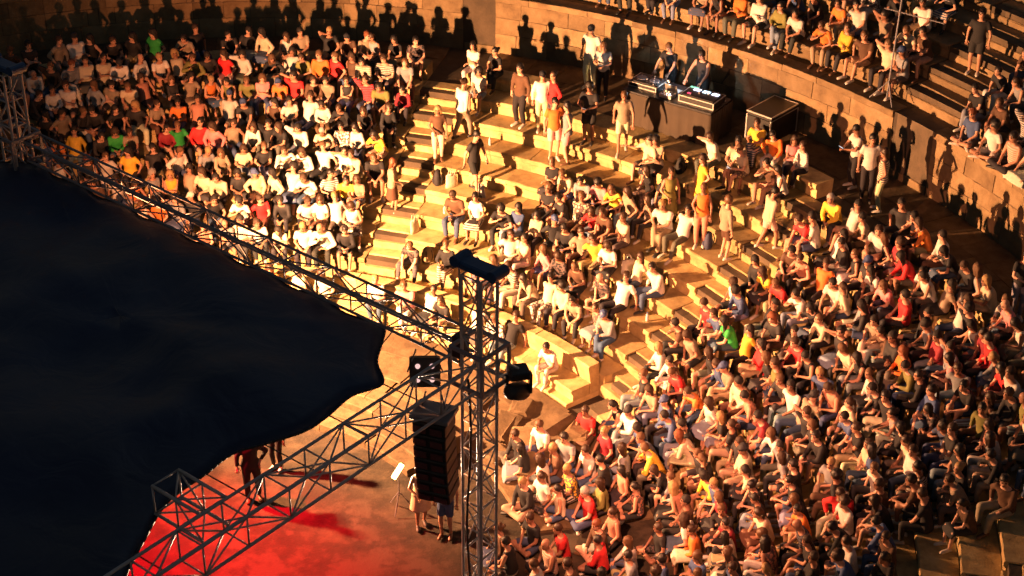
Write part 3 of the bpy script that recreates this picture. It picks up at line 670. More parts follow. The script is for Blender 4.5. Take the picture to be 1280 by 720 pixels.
def build_pose(name, kind, phrase, lean=.15, twist=0, hyaw=0, hpitch=.15, wl=(-.13, .36, .27), wr=(.13, .36, .27), al=None, ar=None, fem=False, elbow=(0, -.35, -1), hand=(0, 1, -.2)):
    """joints -> fused body, clothes variants, hair frame. Origin: seat surface under the pelvis (sitting) or the sole plane (standing)"""
    P = {'name': name, 'kind': kind, 'phrase': phrase, 'fem': fem}
    z0 = {'sit': .11, 'stand': .93, 'floor': .11}[kind]
    pel = V(0, 0, z0); sd = V(0, math.sin(lean), math.cos(lean))
    waist = pel+V(0, math.sin(lean*.5), math.cos(lean*.5))*.17; chest = waist+sd*.18; neck = chest+sd*.20; shl = chest+sd*.13
    tw = Matrix.Rotation(twist, 3, 'Z'); sx = tw @ V(1, 0, 0); sf = sd.cross(sx)*-1; sf = tw @ V(0, math.cos(lean), -math.sin(lean))
    shw = .165 if fem else .19
    S = {-1: shl-sx*shw, 1: shl+sx*shw}
    headc = neck+sd*.10+V(0, .035, .055); hf = Matrix.Rotation(twist*.7+hyaw, 3, 'Z') @ V(0, math.cos(hpitch), -math.sin(hpitch)); HF = frame(hf)
    hipx = .095 if fem else .09
    HP = {-1: pel+V(-hipx, .02, -.01), 1: pel+V(hipx, .02, -.01)}
    dfl = {'sit': ((-.13, .44, -.275), (.13, .44, -.275)), 'stand': ((-.10, .0, .075), (.10, .02, .075)), 'floor': ((.14, .36, .06), (-.12, .30, .05))}[kind]
    AN = {-1: V(*(al or dfl[0])), 1: V(*(ar or dfl[1]))}; KN = {}; EL = {}; WR = {}
    for s in (-1, 1):
        pole = {'sit': V(s*.12, .3, 1), 'stand': V(s*.1, 1, 0), 'floor': V(s*1.6, .6, .35)}[kind]
        KN[s], AN[s] = ik(HP[s], AN[s], .42, .41, pole)
        EL[s], WR[s] = ik(S[s], V(*(wl if s < 0 else wr)), .275, .245, V(s*.7+elbow[0]*s, elbow[1], elbow[2]))
    tk = .93 if fem else 1.0
    def torso(mb, off, lo=0, hi=99, flare=0):
        y = V(0, 1, 0)
        st = [(pel+V(0, -.01, -.105), V(1, 0, 0), y, .10, .075), (pel+V(0, -.01, -.06), V(1, 0, 0), y, .155*(1.06 if fem else 1), .11), (pel, V(1, 0, 0), y, .165*(1.07 if fem else 1), .115), (waist, (V(1, 0, 0)+sx).normalized(), y, .135*tk, .098),
              (chest, sx, sf, .155*tk, .112+(.012 if fem else 0)), (chest+sd*.09, sx, sf, .172*tk, .105), (shl, sx, sf, .165*tk, .082), (shl+sd*.035, sx, sf, .11, .065), (neck-sd*.01, sx, sf, .06, .058)]
        mb.loft([ellring(c, u, v, a+off+(flare if i <= lo+1 else 0), b+off+(flare if i <= lo+1 else 0), 16) for i, (c, u, v, a, b) in enumerate(st) if lo <= i <= hi])
    # ---- body
    b = MB(); torso(b, 0)
    limb(b, neck-sd*.03, .058, headc-HF.col[1]*.015-HF.col[2]*.06, .052)
    hd = []
    for z, a, bb_, y in ((-.118, .022, .022, .058), (-.108, .043, .044, .040), (-.08, .058, .064, .018), (-.04, .067, .080, .006), (.0, .073, .091, .0), (.045, .074, .094, -.004), (.085, .062, .080, -.008), (.108, .040, .052, -.012), (.117, .015, .02, -.012)):
        hd.append(ellring(headc+HF @ V(0, y, z), HF.col[0], HF.col[1], a, bb_, 14))
    b.loft(hd)
    b.loft([ellring(headc+HF @ V(0, y, z), HF.col[0], HF.col[2], a, c_, 6) for y, z, a, c_ in ((.07, .0, .014, .03), (.098, -.012, .016, .022), (.112, -.024, .011, .010))])
    for s in (-1, 1):
        b.loft([ellring(headc+HF @ V(s*x, -.008, -.004), HF.col[1], HF.col[2], a, c_, 8) for x, a, c_ in ((.062, .018, .030), (.082, .020, .032), (.09, .010, .02))])
        limb(b, S[s]-sx*s*.02, .052*tk, EL[s], .041*tk); limb(b, EL[s], .041*tk, WR[s], .028*tk)
        limb(b, HP[s], .083, KN[s], .056); limb(b, KN[s], .056, AN[s], .036)
        hdv = (WR[s]-EL[s]).normalized(); hdv = (hdv+Vector(hand)*.6).normalized()
        un = hdv.cross(V(0, 0, 1)); un = un.normalized() if un.length > .1 else V(1, 0, 0); pn = un.cross(hdv)
        b.loft([ellring(WR[s]+hdv*t, un, pn, a, c_, 8) for t, a, c_ in ((-.01, .028, .022), (.03, .040, .020), (.075, .043, .018), (.09, .036, .014))])
        P[('hand', s)] = (WR[s].copy(), hdv, un, pn)
        # foot inside the shoe
        ft = V(s*.12, 1, 0).normalized() if kind != 'floor' else V(-s*.9, .5, 0).normalized()
        P[('foot', s)] = (AN[s].copy(), ft)
        limb(b, AN[s]+V(0, 0, -.035), .034, AN[s]+ft*.13+V(0, 0, -.05), .026)
    body = fuse(b, .0185, .17, 'person')
    # fingers and facial features
    fm = MB()
    for s in (-1, 1):
        w_, hv, un, pn = P[('hand', s)]
        for i, ln in enumerate((.068, .078, .073, .058)):
            o0 = w_+hv*.085+un*((i-1.5)*.021); k1 = o0+hv*ln*.55-pn*.012; k2 = k1+hv*ln*.4-pn*.032
            fm.tube(o0, k1, .0095, .0085, 5); fm.tube(k1, k2, .0085, .007, 5)
        ts = -s; o0 = w_+hv*.025+un*ts*.03; k1 = o0+hv*.035+un*ts*.028-pn*.01; fm.tube(o0, k1, .012, .010, 5); fm.tube(k1, k1+hv*.032-pn*.012, .010, .008, 5)
    ft_ = MB()
    for s in (-1, 1):
        ft_.box(headc+HF @ V(s*.030, .0865, .012), (.026, .010, .012), HF); ft_.box(headc+HF @ V(s*.031, .0905, .034), (.036, .010, .008), HF)
    ft_.box(headc+HF @ V(0, .083, -.062), (.042, .012, .010), HF)
    bm = bmesh.new(); bm.from_mesh(body)
    n_main = len(bm.verts)
    for src, mi in ((fm, 0), (ft_, 1)):
        vs = [bm.verts.new(p) for p in src.v]
        for q in src.f:
            fc_ = bm.faces.new([vs[i] for i in q]); fc_.material_index = mi; fc_.smooth = mi == 0
        if mi == 0: n_feat = len(bm.verts)
    bm.to_mesh(body); bm.free(); body.materials.append(M['skin']); body.materials.append(M['feature'])
    P['body'] = body; P['nfeat'] = n_feat
    # ---- clothes
    def tops(sleeve):
        m = MB(); torso(m, .017, 2 if kind != 'stand' else 1, 7, .012)
        for s in (-1, 1):
            if sleeve == 'tank':
                limb(m, shl-sx*0-sd*.02+sx*s*.07, .07, shl+sx*s*(shw-.05)+sd*.015, .045); continue
            limb(m, S[s]-sx*s*.03, .070*tk, S[s]*(.38 if sleeve == 'short' else 0)+EL[s]*(.62 if sleeve == 'short' else 1), .060*tk, round1=sleeve == 'long')
            if sleeve == 'long': limb(m, EL[s], .057*tk, EL[s]*.12+WR[s]*.88, .043*tk, round1=False)
        return fuse(m, .021, .26, 'shirt', 3)
    P['top'] = {k: tops(k) for k in (('short', 'tank', 'long') if not fem else ('short', 'tank', 'long'))}
    def bottoms(k):
        m = MB(); torso(m, .016, 0, 2)
        if k == 'skirt':
            if kind == 'stand':
                m.loft([ellring(V(0, .0, z), V(1, 0, 0), V(0, 1, 0), a, c_, 18) for z, a, c_ in ((1.0, .15, .12), (.9, .19, .145), (.7, .22, .17), (.52, .25, .20))])
            else:
                kk = [(HP[-1]+HP[1])/2+V(0, -.02, 0), (HP[-1]+HP[1])/2*.5+(KN[-1]+KN[1])/4, (KN[-1]+KN[1])/2]
                wd = abs(KN[1].x-KN[-1].x)/2
                m.loft([ellring(kk[0], V(1, 0, 0), V(0, 0, 1), .19, .11, 14), ellring(kk[1], V(1, 0, 0), V(0, 0, 1), wd*.6+.13, .10, 14), ellring(kk[2]+V(0, .02, -.0), V(1, 0, 0), V(0, 0, 1), wd+.085, .085, 14), ellring(kk[2]+V(0, .055, -.11), V(1, 0, 0), V(0, 1, 0), wd+.09, .06, 14)])
        else:
            for s in (-1, 1):
                e_ = KN[s] if k == 'trousers' else HP[s]*.22+KN[s]*.78
                limb(m, HP[s], .102, e_, .074 if k == 'trousers' else .088, round1=k == 'trousers')
                if k == 'trousers': limb(m, KN[s], .074, KN[s]*.05+AN[s]*.95+V(0, 0, .01), .056, round1=False)
        return fuse(m, .022, .26, k, 3)
    P['bot'] = {k: bottoms(k) for k in ('trousers', 'shorts', 'skirt')}
    for s in (-1, 1):
        a_, ft = P[('foot', s)]; m = MB(); u = ft.cross(V(0, 0, 1)).normalized(); zb = a_.z-.075
        m.loft([ellring(V(a_.x, a_.y, zb)+ft*t+V(0, 0, h_/2), u, V(0, 0, 1), w2, h_/2, 10) for t, w2, h_ in ((-.075, .02, .05), (-.06, .036, .085), (.0, .040, .10), (.08, .046, .075), (.15, .044, .06), (.185, .03, .045), (.195, .012, .025))])
        me = m.mesh('shoe', True); me.materials.append(M['shoe']); P[('shoe', s)] = me
    for d_ in (P['top'], P['bot']):
        for me in d_.values(): me.materials.append(M['cloth'])
    P['head'] = Matrix.Translation(headc) @ HF.to_4x4()
    P['eye'] = headc.copy()
    POSES.append(P); return P
for i, fem in enumerate((False, True)):
    build_pose('clasp', 'sit', 'leaning forward with hands clasped', .52, 0, (.25, -.2)[i], .02, (-.03, .43, .17), (.03, .43, .16), fem=fem, hand=(0, .2, -1))
    build_pose('lap', 'sit', 'sitting upright with hands in lap', .20, (.15, -.2)[i], (-.35, .3)[i], .12, (-.06, .24, .19), (.07, .25, .19), fem=fem)
    build_pose('fold', 'sit', 'sitting with folded arms', .12, (-.2, .25)[i], (.3, -.1)[i], .05, (.10, .22, .32), (-.10, .24, .36), fem=fem, elbow=(.3, -.1, -1))
    build_pose('phone', 'sit', 'looking down at a phone', .38, 0, .05, .40, (-.05, .36, .28), (.05, .36, .28), fem=fem)
    build_pose('cross', 'sit', 'sitting with one leg crossed over', .22, (.3, -.3)[i], (.2, -.2)[i], .1, (-.02, .34, .30), (.10, .30, .30), ar=(-.10, .58, -.08), fem=fem)
    build_pose('chin', 'sit', 'resting chin on one hand', .50, 0, (-.2, .2)[i], .05, (-.10, .36, .22), (.04, .42, .46), fem=fem, elbow=(0, .6, -1), hand=(0, -.3, 1))
    build_pose('back', 'sit', 'leaning back on straight arms', -.28, (.2, -.2)[i], .2, .02, (-.26, -.26, .03), (.26, -.25, .03), fem=fem, elbow=(.2, -1, -.2), al=(-.16, .55, -.275))
    build_pose('turn', 'sit', 'turning to a neighbour', .25, (.6, -.6)[i], (.5, -.5)[i], .1, (-.16, .30, .20), (.18, .22, .20), fem=fem)
    build_pose('knees', 'sit', 'sitting with arms around drawn-up knees', .42, 0, (.3, -.3)[i], .0, (-.06, .46, .26), (.07, .45, .25), fem=fem, al=(-.10, .40, -.17), ar=(.10, .40, -.17))
    build_pose('point', 'sit', 'sitting with one hand raised to the head', .22, (.2, -.2)[i], (-.4, .3)[i], .05, (-.10, .28, .20), (.10, .12, .70), fem=fem, elbow=(.8, .5, -.4), hand=(-.4, -.2, 1))
build_pose('hug', 'sit', 'hugging raised knees', .34, 0, .2, .05, (-.05, .42, .30), (.06, .42, .29), fem=True, al=(-.09, .36, -.20), ar=(.09, .36, -.20))
build_pose('spread', 'sit', 'sitting with elbows on wide knees', .55, 0, -.1, .0, (-.10, .46, .10), (.12, .45, .09), al=(-.22, .44, -.275), ar=(.22, .46, -.275), hand=(0, .2, -1))
build_pose('wave', 'sit', 'pointing one arm out sideways', .10, -.3, -.6, .05, (-.10, .32, .26), (.52, .22, .46), fem=False, elbow=(.2, -.2, -1), hand=(1, 0, 0))
build_pose('ground', 'floor', 'sitting cross-legged on the ground', .20, .1, .1, .15, (-.10, .30, .18), (.10, .30, .18))
build_pose('ground_f', 'floor', 'sitting cross-legged on the ground', .12, -.2, -.3, .12, (-.16, .26, .16), (.14, .32, .20), fem=True)
NSIT = len(POSES)
S_ = {}
S_['idle'] = build_pose('idle', 'stand', 'standing', .03, 0, .2, .1, (-.27, .06, .82), (.27, .04, .82), elbow=(.2, -1, 0), hand=(0, 0, -1))
S_['idle_f'] = build_pose('idle_f', 'stand', 'standing', .03, .1, -.3, .1, (-.24, .10, .84), (.12, .24, 1.05), elbow=(.3, -1, 0), hand=(0, .3, -1), fem=True, al=(-.08, -.05, .075), ar=(.09, .08, .075))
S_['look'] = build_pose('look', 'stand', 'standing and looking at a phone', .10, 0, 0, .45, (-.07, .34, 1.15), (.07, .34, 1.15), elbow=(.3, -.3, -1), hand=(0, 1, .2))
S_['walk'] = build_pose('walk', 'stand', 'stepping down', .12, .15, 0, .3, (-.28, .18, .88), (.27, -.08, .86), elbow=(.2, -1, 0), hand=(0, .3, -1), al=(-.09, -.20, .09), ar=(.09, .22, .075))
S_['hip'] = build_pose('hip', 'stand', 'standing with one hand on hip', .0, -.15, .4, .05, (-.19, .06, 1.02), (.28, .06, .84), elbow=(.9, -.8, -.2), hand=(0, .3, -1), fem=True, al=(-.12, .0, .075))
S_['mix'] = build_pose('mix', 'stand', 'standing with both hands on the gear', .25, 0, 0, .5, (-.20, .46, 1.02), (.22, .44, 1.02), elbow=(.4, -.6, -1))
# ------------------------------------------------------------------ wardrobe
PAL = {'W': ((.66, .63, .58), 'white'), 'K': ((.014, .014, .017), 'black'), 'G': ((.24, .25, .27), 'grey'), 'R': ((.62, .02, .025), 'red'), 'O': ((.75, .20, .035), 'orange'),
       'Y': ((.80, .50, .05), 'yellow'), 'B': ((.05, .09, .22), 'navy'), 'N': ((.02, .30, .05), 'green'), 'T': ((.30, .235, .165), 'tan'), 'P': ((.72, .26, .27), 'pink'), 'D': ((.09, .045, .025), 'brown'),
       'M': ((.26, .015, .03), 'maroon'), 'C': ((.60, .51, .36), 'cream'), 'L': ((.19, .18, .05), 'olive'), 'S': ((.50, .22, .15), 'salmon')}
BOT = [((.02, .02, .025), 'black', 8), ((.05, .08, .17), 'blue', 3), ((.38, .28, .18), 'beige', 2), ((.62, .58, .50), 'white', 1.5), ((.10, .09, .08), 'charcoal', 2), ((.2, .25, .33), 'denim', 2), ((.10, .05, .03), 'brown', 1)]
HAIRC = [((.012, .009, .008), 'black', 6), ((.04, .02, .011), 'dark brown', 5), ((.11, .055, .025), 'brown', 2.2), ((.34, .21, .09), 'blond', .6), ((.30, .28, .26), 'grey', .25), ((.17, .05, .018), 'auburn', .3)]
SKIN = [(.52, .28, .19), (.46, .24, .155), (.38, .19, .12), (.56, .32, .225), (.28, .135, .085)]
def wpick(L): return random.choices(L, [x[-1] for x in L])[0]
PEOPLE = []
def person(loc, face, colr, pose, where, top=None, bot=None, botc=None, hair=None, hairc=None, rank=0, scale=None):
    P = pose; fem = P['fem']
    top = top or (random.choices(['short', 'tank', 'long'], [5, 2.2, 3])[0] if fem else random.choices(['short', 'long', 'tank'], [8, 4, .3])[0])
    if colr == 'S': top = 'tank'
    bot = bot or (random.choices(['trousers', 'shorts', 'skirt'], [5, 2, 3])[0] if fem else random.choices(['trousers', 'shorts'], [7, 3.5])[0])
    if botc is None: b = wpick(BOT)
    elif isinstance(botc, str): b = (PAL[botc][0], PAL[botc][1], 1)
    else: b = botc
    hair = hair or (random.choices(['long', 'bun', 'ponytail', 'short', 'curly'], [8, 2, 2.5, 1, .8])[0] if fem else random.choices(['short', 'cap', 'curly', 'bald'], [10, 1, .7, .35])[0])
    hc = (wpick(HAIRC) if hairc is None else hairc)
    if hair == 'cap': hc = random.choice([((.02, .02, .025), 'black'), ((.6, .56, .5), 'white'), ((.05, .08, .2), 'blue')])
    v = random.uniform(.82, 1.15); c = tuple(min(.85, x*v) for x in PAL[colr][0])
    PEOPLE.append(dict(loc=Vector(loc), rz=face, pose=P, top=top, topc=c, topn=PAL[colr][1], bot=bot, botc=tuple(x*random.uniform(.85, 1.15) for x in b[0]), botn=b[1], hair=hair, hairc=hc[0], hairn=hc[1], skin=random.choice(SKIN), shoe=random.choice([(.02, .02, .02), (.6, .57, .52), (.12, .06, .03), (.55, .5, .45)]), where=where, rank=rank, tilt=(random.gauss(0, .06), random.gauss(0, .05)) if P['kind'] == 'sit' else (0, 0), sc=Vector((random.uniform(.92, 1.10), random.uniform(.94, 1.08), 1))*(scale or random.uniform(.90, 1.02)*(.97 if fem else 1.0))))
    return PEOPLE[-1]
def face_centre(t): return R(t)+math.pi/2
SITP = [p for p in POSES[:NSIT] if p['kind'] == 'sit' and p['name'] != 'wave']
FLP = [p for p in POSES[:NSIT] if p['kind'] == 'floor']
PW = {'clasp': 2.4, 'lap': 1.7, 'fold': 2.2, 'phone': 1.7, 'cross': 2, 'chin': 2, 'back': 1.2, 'turn': 2.6, 'knees': 1.6, 'point': 1.1, 'hug': 1.4, 'spread': 1.4}
def sitpose(): return random.choices(SITP, [PW[p['name']] for p in SITP])[0]
ROWS = {
-1: "97.2K 92K 90.2K 88.3K 86.3N 83.5T 82.3K 78K 76C 74.4W 72.7T 70.6K 68.7D 67.4T 66.1G 64K 62.4K 57W 54.8K 28.1Y 26.6O 24.6P 23.4W 11.7K 8.5O 6.8W 5.2K 2.9K 0C -3.5P",
0: "97.3W 95.6K 92.6C 89.6W 87.5W 81.2K 79.6R 78.1W 72.1L 70.5O 69.3R 66.4T 64.5K 62.8G 55.4W 30.9W 29C 27.6C 24.7D 23W 17.9Y 15.1W 13.5C 11.4W 8.6M 5.3S 2.5T -4.5M -5.9R -8.6R",
1: "98K 96.2W 94.6W 92G 90.4T 87.2S 83.2T 81.4O 79.3L 77.6L 76P 74.3O 72.8R 71.3D 69.8T 67.8K 65.7R 64L 62.1M 35.5C 17.8R 16.2W 10.6S 6.3P 3.5R -0.6G -2.5M -5.3P -11.7L -13.6S -17K",
2: "90.2S 88.4S 86.5T 84.1O 82.1S 79.6W 77.6K 71.3W 69.4W 67.5K 65.5K 63.5K 34.2K 32.2K 16.3D 14.2S 11.8O 8.1C 2.8T -1.8O -5.2K -9.2K -13K -18.4T",
3: "96.4O 94.6Y 92.8K 90.9N 89.1T 84.3N 82.4R 80.5P 78.7T 76.9W 75.1K 73.3K 71.5W 68.9C 67W 65.2W 63.3Y 43.7K 41.6C 39.6G 37.9P 36.1Y 34.3T 32.1T 30.2W 28.2W 17.5K 15.5Y 13.7R 10.9W 7.1C 2.2C 0.1S -2.8W -9.9K -13.3W -18.7K",
4: "97W 94.1K 92W 89.4Y 86.6K 84.5W 81.9G 79.9T 77.3C 75.3K 72.8W 70.5W 68.5W 66.5W 64.6C 40.5K 37R 33.2C 18.5W 15.5S 12.3K 10.3S 3.8S -1S -11.4B -13.4W -17.6K",
5: "91.4W 89.4O 87.3G 85.2Y 83.3T 81.3C 79.4C 77.5K 75.4C 73.3C 71.5W 69.6W 67.7W 65.8Y 64T 51.9D 49.7W 46.6K 44.6B 42.1C 40K 34.2Y 32.2W 28.5C 25.5W 17.1R 13.6N 11.4Y 4.7L -0.9T -6.8K -16.2W",
6: "86.8O 82.8K 80.4K 77.3W 74.6R 72.1K 69.9W 68W 66W 63.9W 41.8C 38.9P 36.5K 33.9D 30.1K 27.9W 15.3T 11.9K 8T 5.8C 2.6S -2.9W -14.5O",
7: "81.6S 79G 76.7C 74.7W 71.9C 69W 66.6W 64K 55.2K 50.1K 45.8O 43.6G 40.4K 38.2T 35.9C 33.6C 31.3T 28T 25.6G 18.1W 14.7W 12.3R 8.9O 5.9W -3C -6.5C -12.9C -18.3S",
8: "13T 2.7C -3.9Y -14.6W",
9: "12.1W 4Y -3.7S -11.5O"}
FLOOR = "6.51,-11.6,K 7.16,3.6,K 7.29,-11.8,S 7.58,-8.4,R 7.75,8.2,W 7.76,0.9,C 8.18,4.4,Y 8.54,11.9,G 8.65,0.6,L 8.66,-5.5,S 8.78,7.8,W 8.85,-11.3,W 9.2,2.7,S 9.3,-1.3,S 9.4,11.0,M"
BANKN = {'l': 'truss-side bank', 'm': 'middle bank', 'r': 'tower-side bank'}
def bank_of(t):
    return 'l' if t > A1[1] else 'm' if t > A2[1] else 'r'
def seat_z(k): return zk(k)
FILLPAL = {'l': 'KKKKKKKKWWCDDGTBBLM', 'm': 'KKKKKWWCTDPGB', 'r': 'KKKKKKKKKDDDBBWWWCGGMRL'}
fillrange = {'l': {k: (62.2, 104) for k in range(-1, 8)}, 'm': {2: (31.5, 35.5), 3: (28.5, 44.2), 4: (32.5, 43), 5: (33, 47), 6: (29, 44), 7: (30.5, 46)}, 'r': {k: (-21 if k < 4 else -24, 17.4) for k in range(0, 10)}}
fillrange['r'][-1] = (-9, 11.5); fillrange['r'][8] = (-24, 16.2); fillrange['r'][9] = (-24, 15.5)
for k, s in ROWS.items():
    taken = {'l': [], 'm': [], 'r': []}
    for tok in s.split():
        t = float(tok[:-1])
        if A2[0]-.9 < t < A2[1]+.6: t = A2[0]-1.0-random.uniform(0, .5)
        taken[bank_of(t)].append((t, tok[-1] if tok[-1] != 'S' or random.random() < .4 else random.choice('KKWDB')))
    for bk in 'lmr':
        L = taken[bk]; fr = fillrange[bk].get(k)
        if fr:
            r = rk(k)+.2; sp = math.degrees((.40 if bk == 'r' else .425)/r); t = fr[0]+random.uniform(0, sp)
            while t < fr[1]:
                if all(abs(t-a) > sp*.90 for a, _ in L) and random.random() < (.97 if bk != 'm' else .72):
                    L.append((t, random.choice(FILLPAL[bk])))
                    t += sp*random.uniform(1.0, 1.15)
                else: t += sp*.15
        L.sort(); ref = {'l': A1[1], 'm': A2[1], 'r': A2[0]}[bk]
        order = sorted(L, key=lambda q: abs(q[0]-ref))
        for n_, (t, c) in enumerate(order):
            row = 8-k if bk != 'r' else 10-k
            rr = rk(k)+random.uniform(.15, .22)
            person(cyl(rr, t+random.uniform(-.25, .25), zk(k)), face_centre(t)+random.gauss(0, .26), c, sitpose(), '%s row, %s seat from stairs, %s' % (nth(row), nth(n_+1), BANKN[bk]), rank=(2.2 if bk == 'm' else (1.6 if bk == 'l' and n_ < 3 else 0)))
# front bench
for n_, (t, c) in enumerate(((64.5, 'W'), (57.0, 'W'), (52.6, 'P'), (49.2, 'W'), (46.8, 'K'), (41.5, 'W'), (38.2, 'W'), (36.2, 'K'), (28.6, 'W'), (68, 'C'), (72, 'O'), (75.5, 'W'), (79, 'T'), (83, 'C'), (87, 'P'), (90, 'W'))):
    person(cyl(RB-.24, t, .40), face_centre(t)+random.uniform(-.2, .2), c, sitpose(), 'front bench, %s from lower stairs' % nth({28.6: 1, 36.2: 2, 38.2: 3, 41.5: 4, 46.8: 5, 49.2: 6, 52.6: 7, 57.0: 8, 64.5: 9}.get(t, 10+n_-9)), rank=2.5)
# people on the ground beside the tower
FL_ = [tuple(x.split(',')) for x in FLOOR.split()]; FL_ = [(float(a), float(b), c) for a, b, c in FL_]
for r in (6.45, 7.05, 7.65, 8.25, 8.85, 9.4):
    t = -24.0
    while t < min(16, -7+(r-6.2)*16):
        if all(math.hypot(r-a, math.radians(t-b)*r) > .46 for a, b, _ in FL_): FL_.append((r+random.uniform(-.1, .1), t, random.choice(FILLPAL['r'])))
        t += math.degrees(.48/r)*random.uniform(.9, 1.15)
for n_, (r, t, c) in enumerate(sorted(FL_)):
    person(cyl(r, t, -.028 if t < -2 or r < 6.9 else .03), face_centre(t)+random.uniform(-.5, .5), c, random.choice(FLP), 'on ground by tower, %s nearest the stage' % nth(n_+1), rank=1)
# upper tier
UPP = [(0, 32.3, 'W'), (0, 29.7, 'O'), (0, 28.1, 'Y'), (0, 26.3, 'D'), (0, 24.2, 'C'), (0, 22.9, 'G'), (0, 33.9, 'L'), (0, 35.6, 'W'), (0, 37.2, 'O'), (0, 39.0, 'K'), (0, 40.6, 'T'), (0, 43, 'W'), (0, 44.8, 'P'), (0, 46.6, 'O'), (0, 48.4, 'K'), (1, 29.9, 'O'), (1, 28.4, 'W'), (1, 26.2, 'T'), (1, 24.1, 'C'), (1, 32, 'K'), (1, 33.6, 'B'), (1, 35.2, 'K'), (2, 24.5, 'W'), (2, 26.8, 'K'), (1, 22.6, 'D'), (2, 28.8, 'W'), (2, 30.6, 'M'), (3, 25.8, 'W'), (3, 24, 'K')]
for n_, (j, t, c) in enumerate(sorted(UPP, key=lambda q: (q[0], q[1]))):
    person(cyl(RU+j*D+.19, t, ZU+j*H), face_centre(t)+random.uniform(-.2, .2), c, sitpose(), '%s upper row above DJ wall, %s from mast' % (nth(j+1), nth(n_+1-[0, 15, 22, 27][j])), rank=2.4)
for n_, (t, c) in enumerate(((14.6, 'B'), (12.6, 'W'), (10.4, 'S'), (8.8, 'W'))):
    person(cyl(19.12, t, ZW+.0), face_centre(t)+random.uniform(-.3, .3), c, random.choice(FLP), '%s on wall top from the dark stair gap' % nth(n_+1), rank=2.4)
for n_, (j, t, c) in enumerate(((0, 15.6, 'K'), (0, 13.4, 'D'), (0, 11.2, 'W'), (0, 9.3, 'K'), (1, 15.8, 'K'), (1, 13.9, 'G'), (1, 12.1, 'K'), (1, 10.0, 'C'), (2, 15.4, 'D'), (2, 13.2, 'W'), (2, 11.4, 'K'), (3, 15.0, 'K'), (3, 12.6, 'B'))):
    person(cyl(RU+j*D+.19, t, ZU+j*H), face_centre(t)+random.uniform(-.2, .2), c, sitpose(), '%s upper row beyond the dark stairs, %s along' % (nth(j+1), nth(1+n_-[0, 4, 8, 11][j])), rank=2.4)
person(cyl(RU+3*D/2+.18, 19.3, ZW+4*H/2+.025), face_centre(19)+.5, 'K', S_['idle'], 'standing at the head of the dark stairs', bot='shorts', botc='K', rank=5)
# standing figures
def st(k, t, c, pose, where, turn=0, **kw):
    kk = math.ceil(k); person(cyl(rk(kk)+.30, t, zk(kk)), face_centre(t)+turn, c, S_[pose], where, rank=5, **kw)
st(2.42, 57.0, 'D', 'idle_f', 'standing at the edge of the bright stairs', .4, bot='trousers', botc='C', top='short', hair='long')
st(3.73, 51.8, 'K', 'walk', 'stepping along a row toward the bright stairs', 1.2, bot='shorts', botc='K', top='short')
person(cyl(rk(5)+.16, 60.0, zk(6)+H/2+.36/2*0), face_centre(60)+1.9, 'T', S_['idle_f'], 'climbing the bright stairs in a dark skirt', bot='skirt', botc='D', top='short', hair='long', hairc=((.17, .05, .018), 'auburn'), rank=5)
st(.66, 50.4, 'D', 'idle', 'standing beside the person wearing a cap', -.3, bot='trousers', botc='K')
st(.77, 48.2, 'W', 'idle', 'standing with a cap among the group above the empty rows', .5, bot='trousers', botc='C', hair='cap')
st(.70, 47.0, 'R', 'hip', 'standing in the group above the empty rows', -.6, bot='shorts')
st(1.72, 45.6, 'O', 'idle', 'standing in front of the group above empty rows', .8, bot='shorts', botc='C', top='short')
st(1.72, 44.1, 'G', 'hip', 'standing beside the person in orange above empty rows', -.9, bot='shorts', botc='P')
st(.53, 43.2, 'K', 'look', 'standing and filming above the empty rows', .2, bot='shorts', botc='K', top='short')
st(.81, 39.6, 'T', 'walk', 'stepping down in front of the DJ table', .5, bot='shorts', botc='C', top='short')
person(cyl(17.7, 47.3, zk(0)), face_centre(47), 'W', S_['idle'], 'standing against the wall beside the DJ table', bot='trousers', botc='W', rank=5)
person(cyl(17.25, 45.4, zk(0)), face_centre(45)+.3, 'W', S_['look'], 'standing in front of the man by the wall', bot='trousers', botc='K', rank=5)
st(2.13, 30.2, 'L', 'idle_f', 'standing in an olive skirt below the DJ table', 1.0, bot='skirt', botc='L', top='tank', hair='ponytail')
st(1.64, 28.6, 'Y', 'hip', 'standing in a yellow dress below the DJ table', -.4, bot='skirt', botc='Y', top='short')
st(2.14, 26.0, 'O', 'idle_f', 'standing in an orange outfit near the lower stairs', .6, bot='trousers', botc='S', top='tank')
st(2.2, 22.9, 'T', 'idle', 'standing with back turned at the lower stairs', 2.9, bot='shorts', botc='D', top='long', hair='curly', hairc=((.11, .055, .025), 'brown'))
person(cyl(rk(2)+.32, 20.3, zk(2)), face_centre(20)+2.8, 'C', S_['walk'], 'climbing the lower stairs with back turned', bot='shorts', botc='C', top='long', rank=5)
person(cyl(17.6, 20.9, zk(0)), face_centre(21)-.3, 'W', S_['look'], 'standing by the dark stair gap holding a phone', bot='trousers', botc='K', rank=5)
person(cyl(17.35, 18.7, zk(0)), face_centre(18)+.9, 'W', S_['idle'], 'standing on the walkway below the dark stairs', bot='trousers', botc='K', rank=5)
person(cyl(17.3, 17.0, zk(0)), face_centre(17)-.7, 'C', S_['hip'], 'standing on the walkway facing the dark stairs', bot='trousers', botc='C', hair='long', rank=5)
person(cyl(17.35, .5, zk(0)), face_centre(0)+1.3, 'K', S_['look'], 'standing alone on the walkway beyond the dark stairs', bot='trousers', botc='G', rank=5)
st(1.62, 55.5, 'W', 'walk', 'climbing past the seated people by the bright stairs', 2.6, bot='trousers', botc='T', top='long', hair='bun')
person(cyl(rk(1)+.1, 36.2, zk(1)), face_centre(36), 'C', [p for p in POSES if p['name'] == 'wave'][0], 'pointing an arm out below the DJ table', bot='shorts', botc='K', top='short', rank=5)
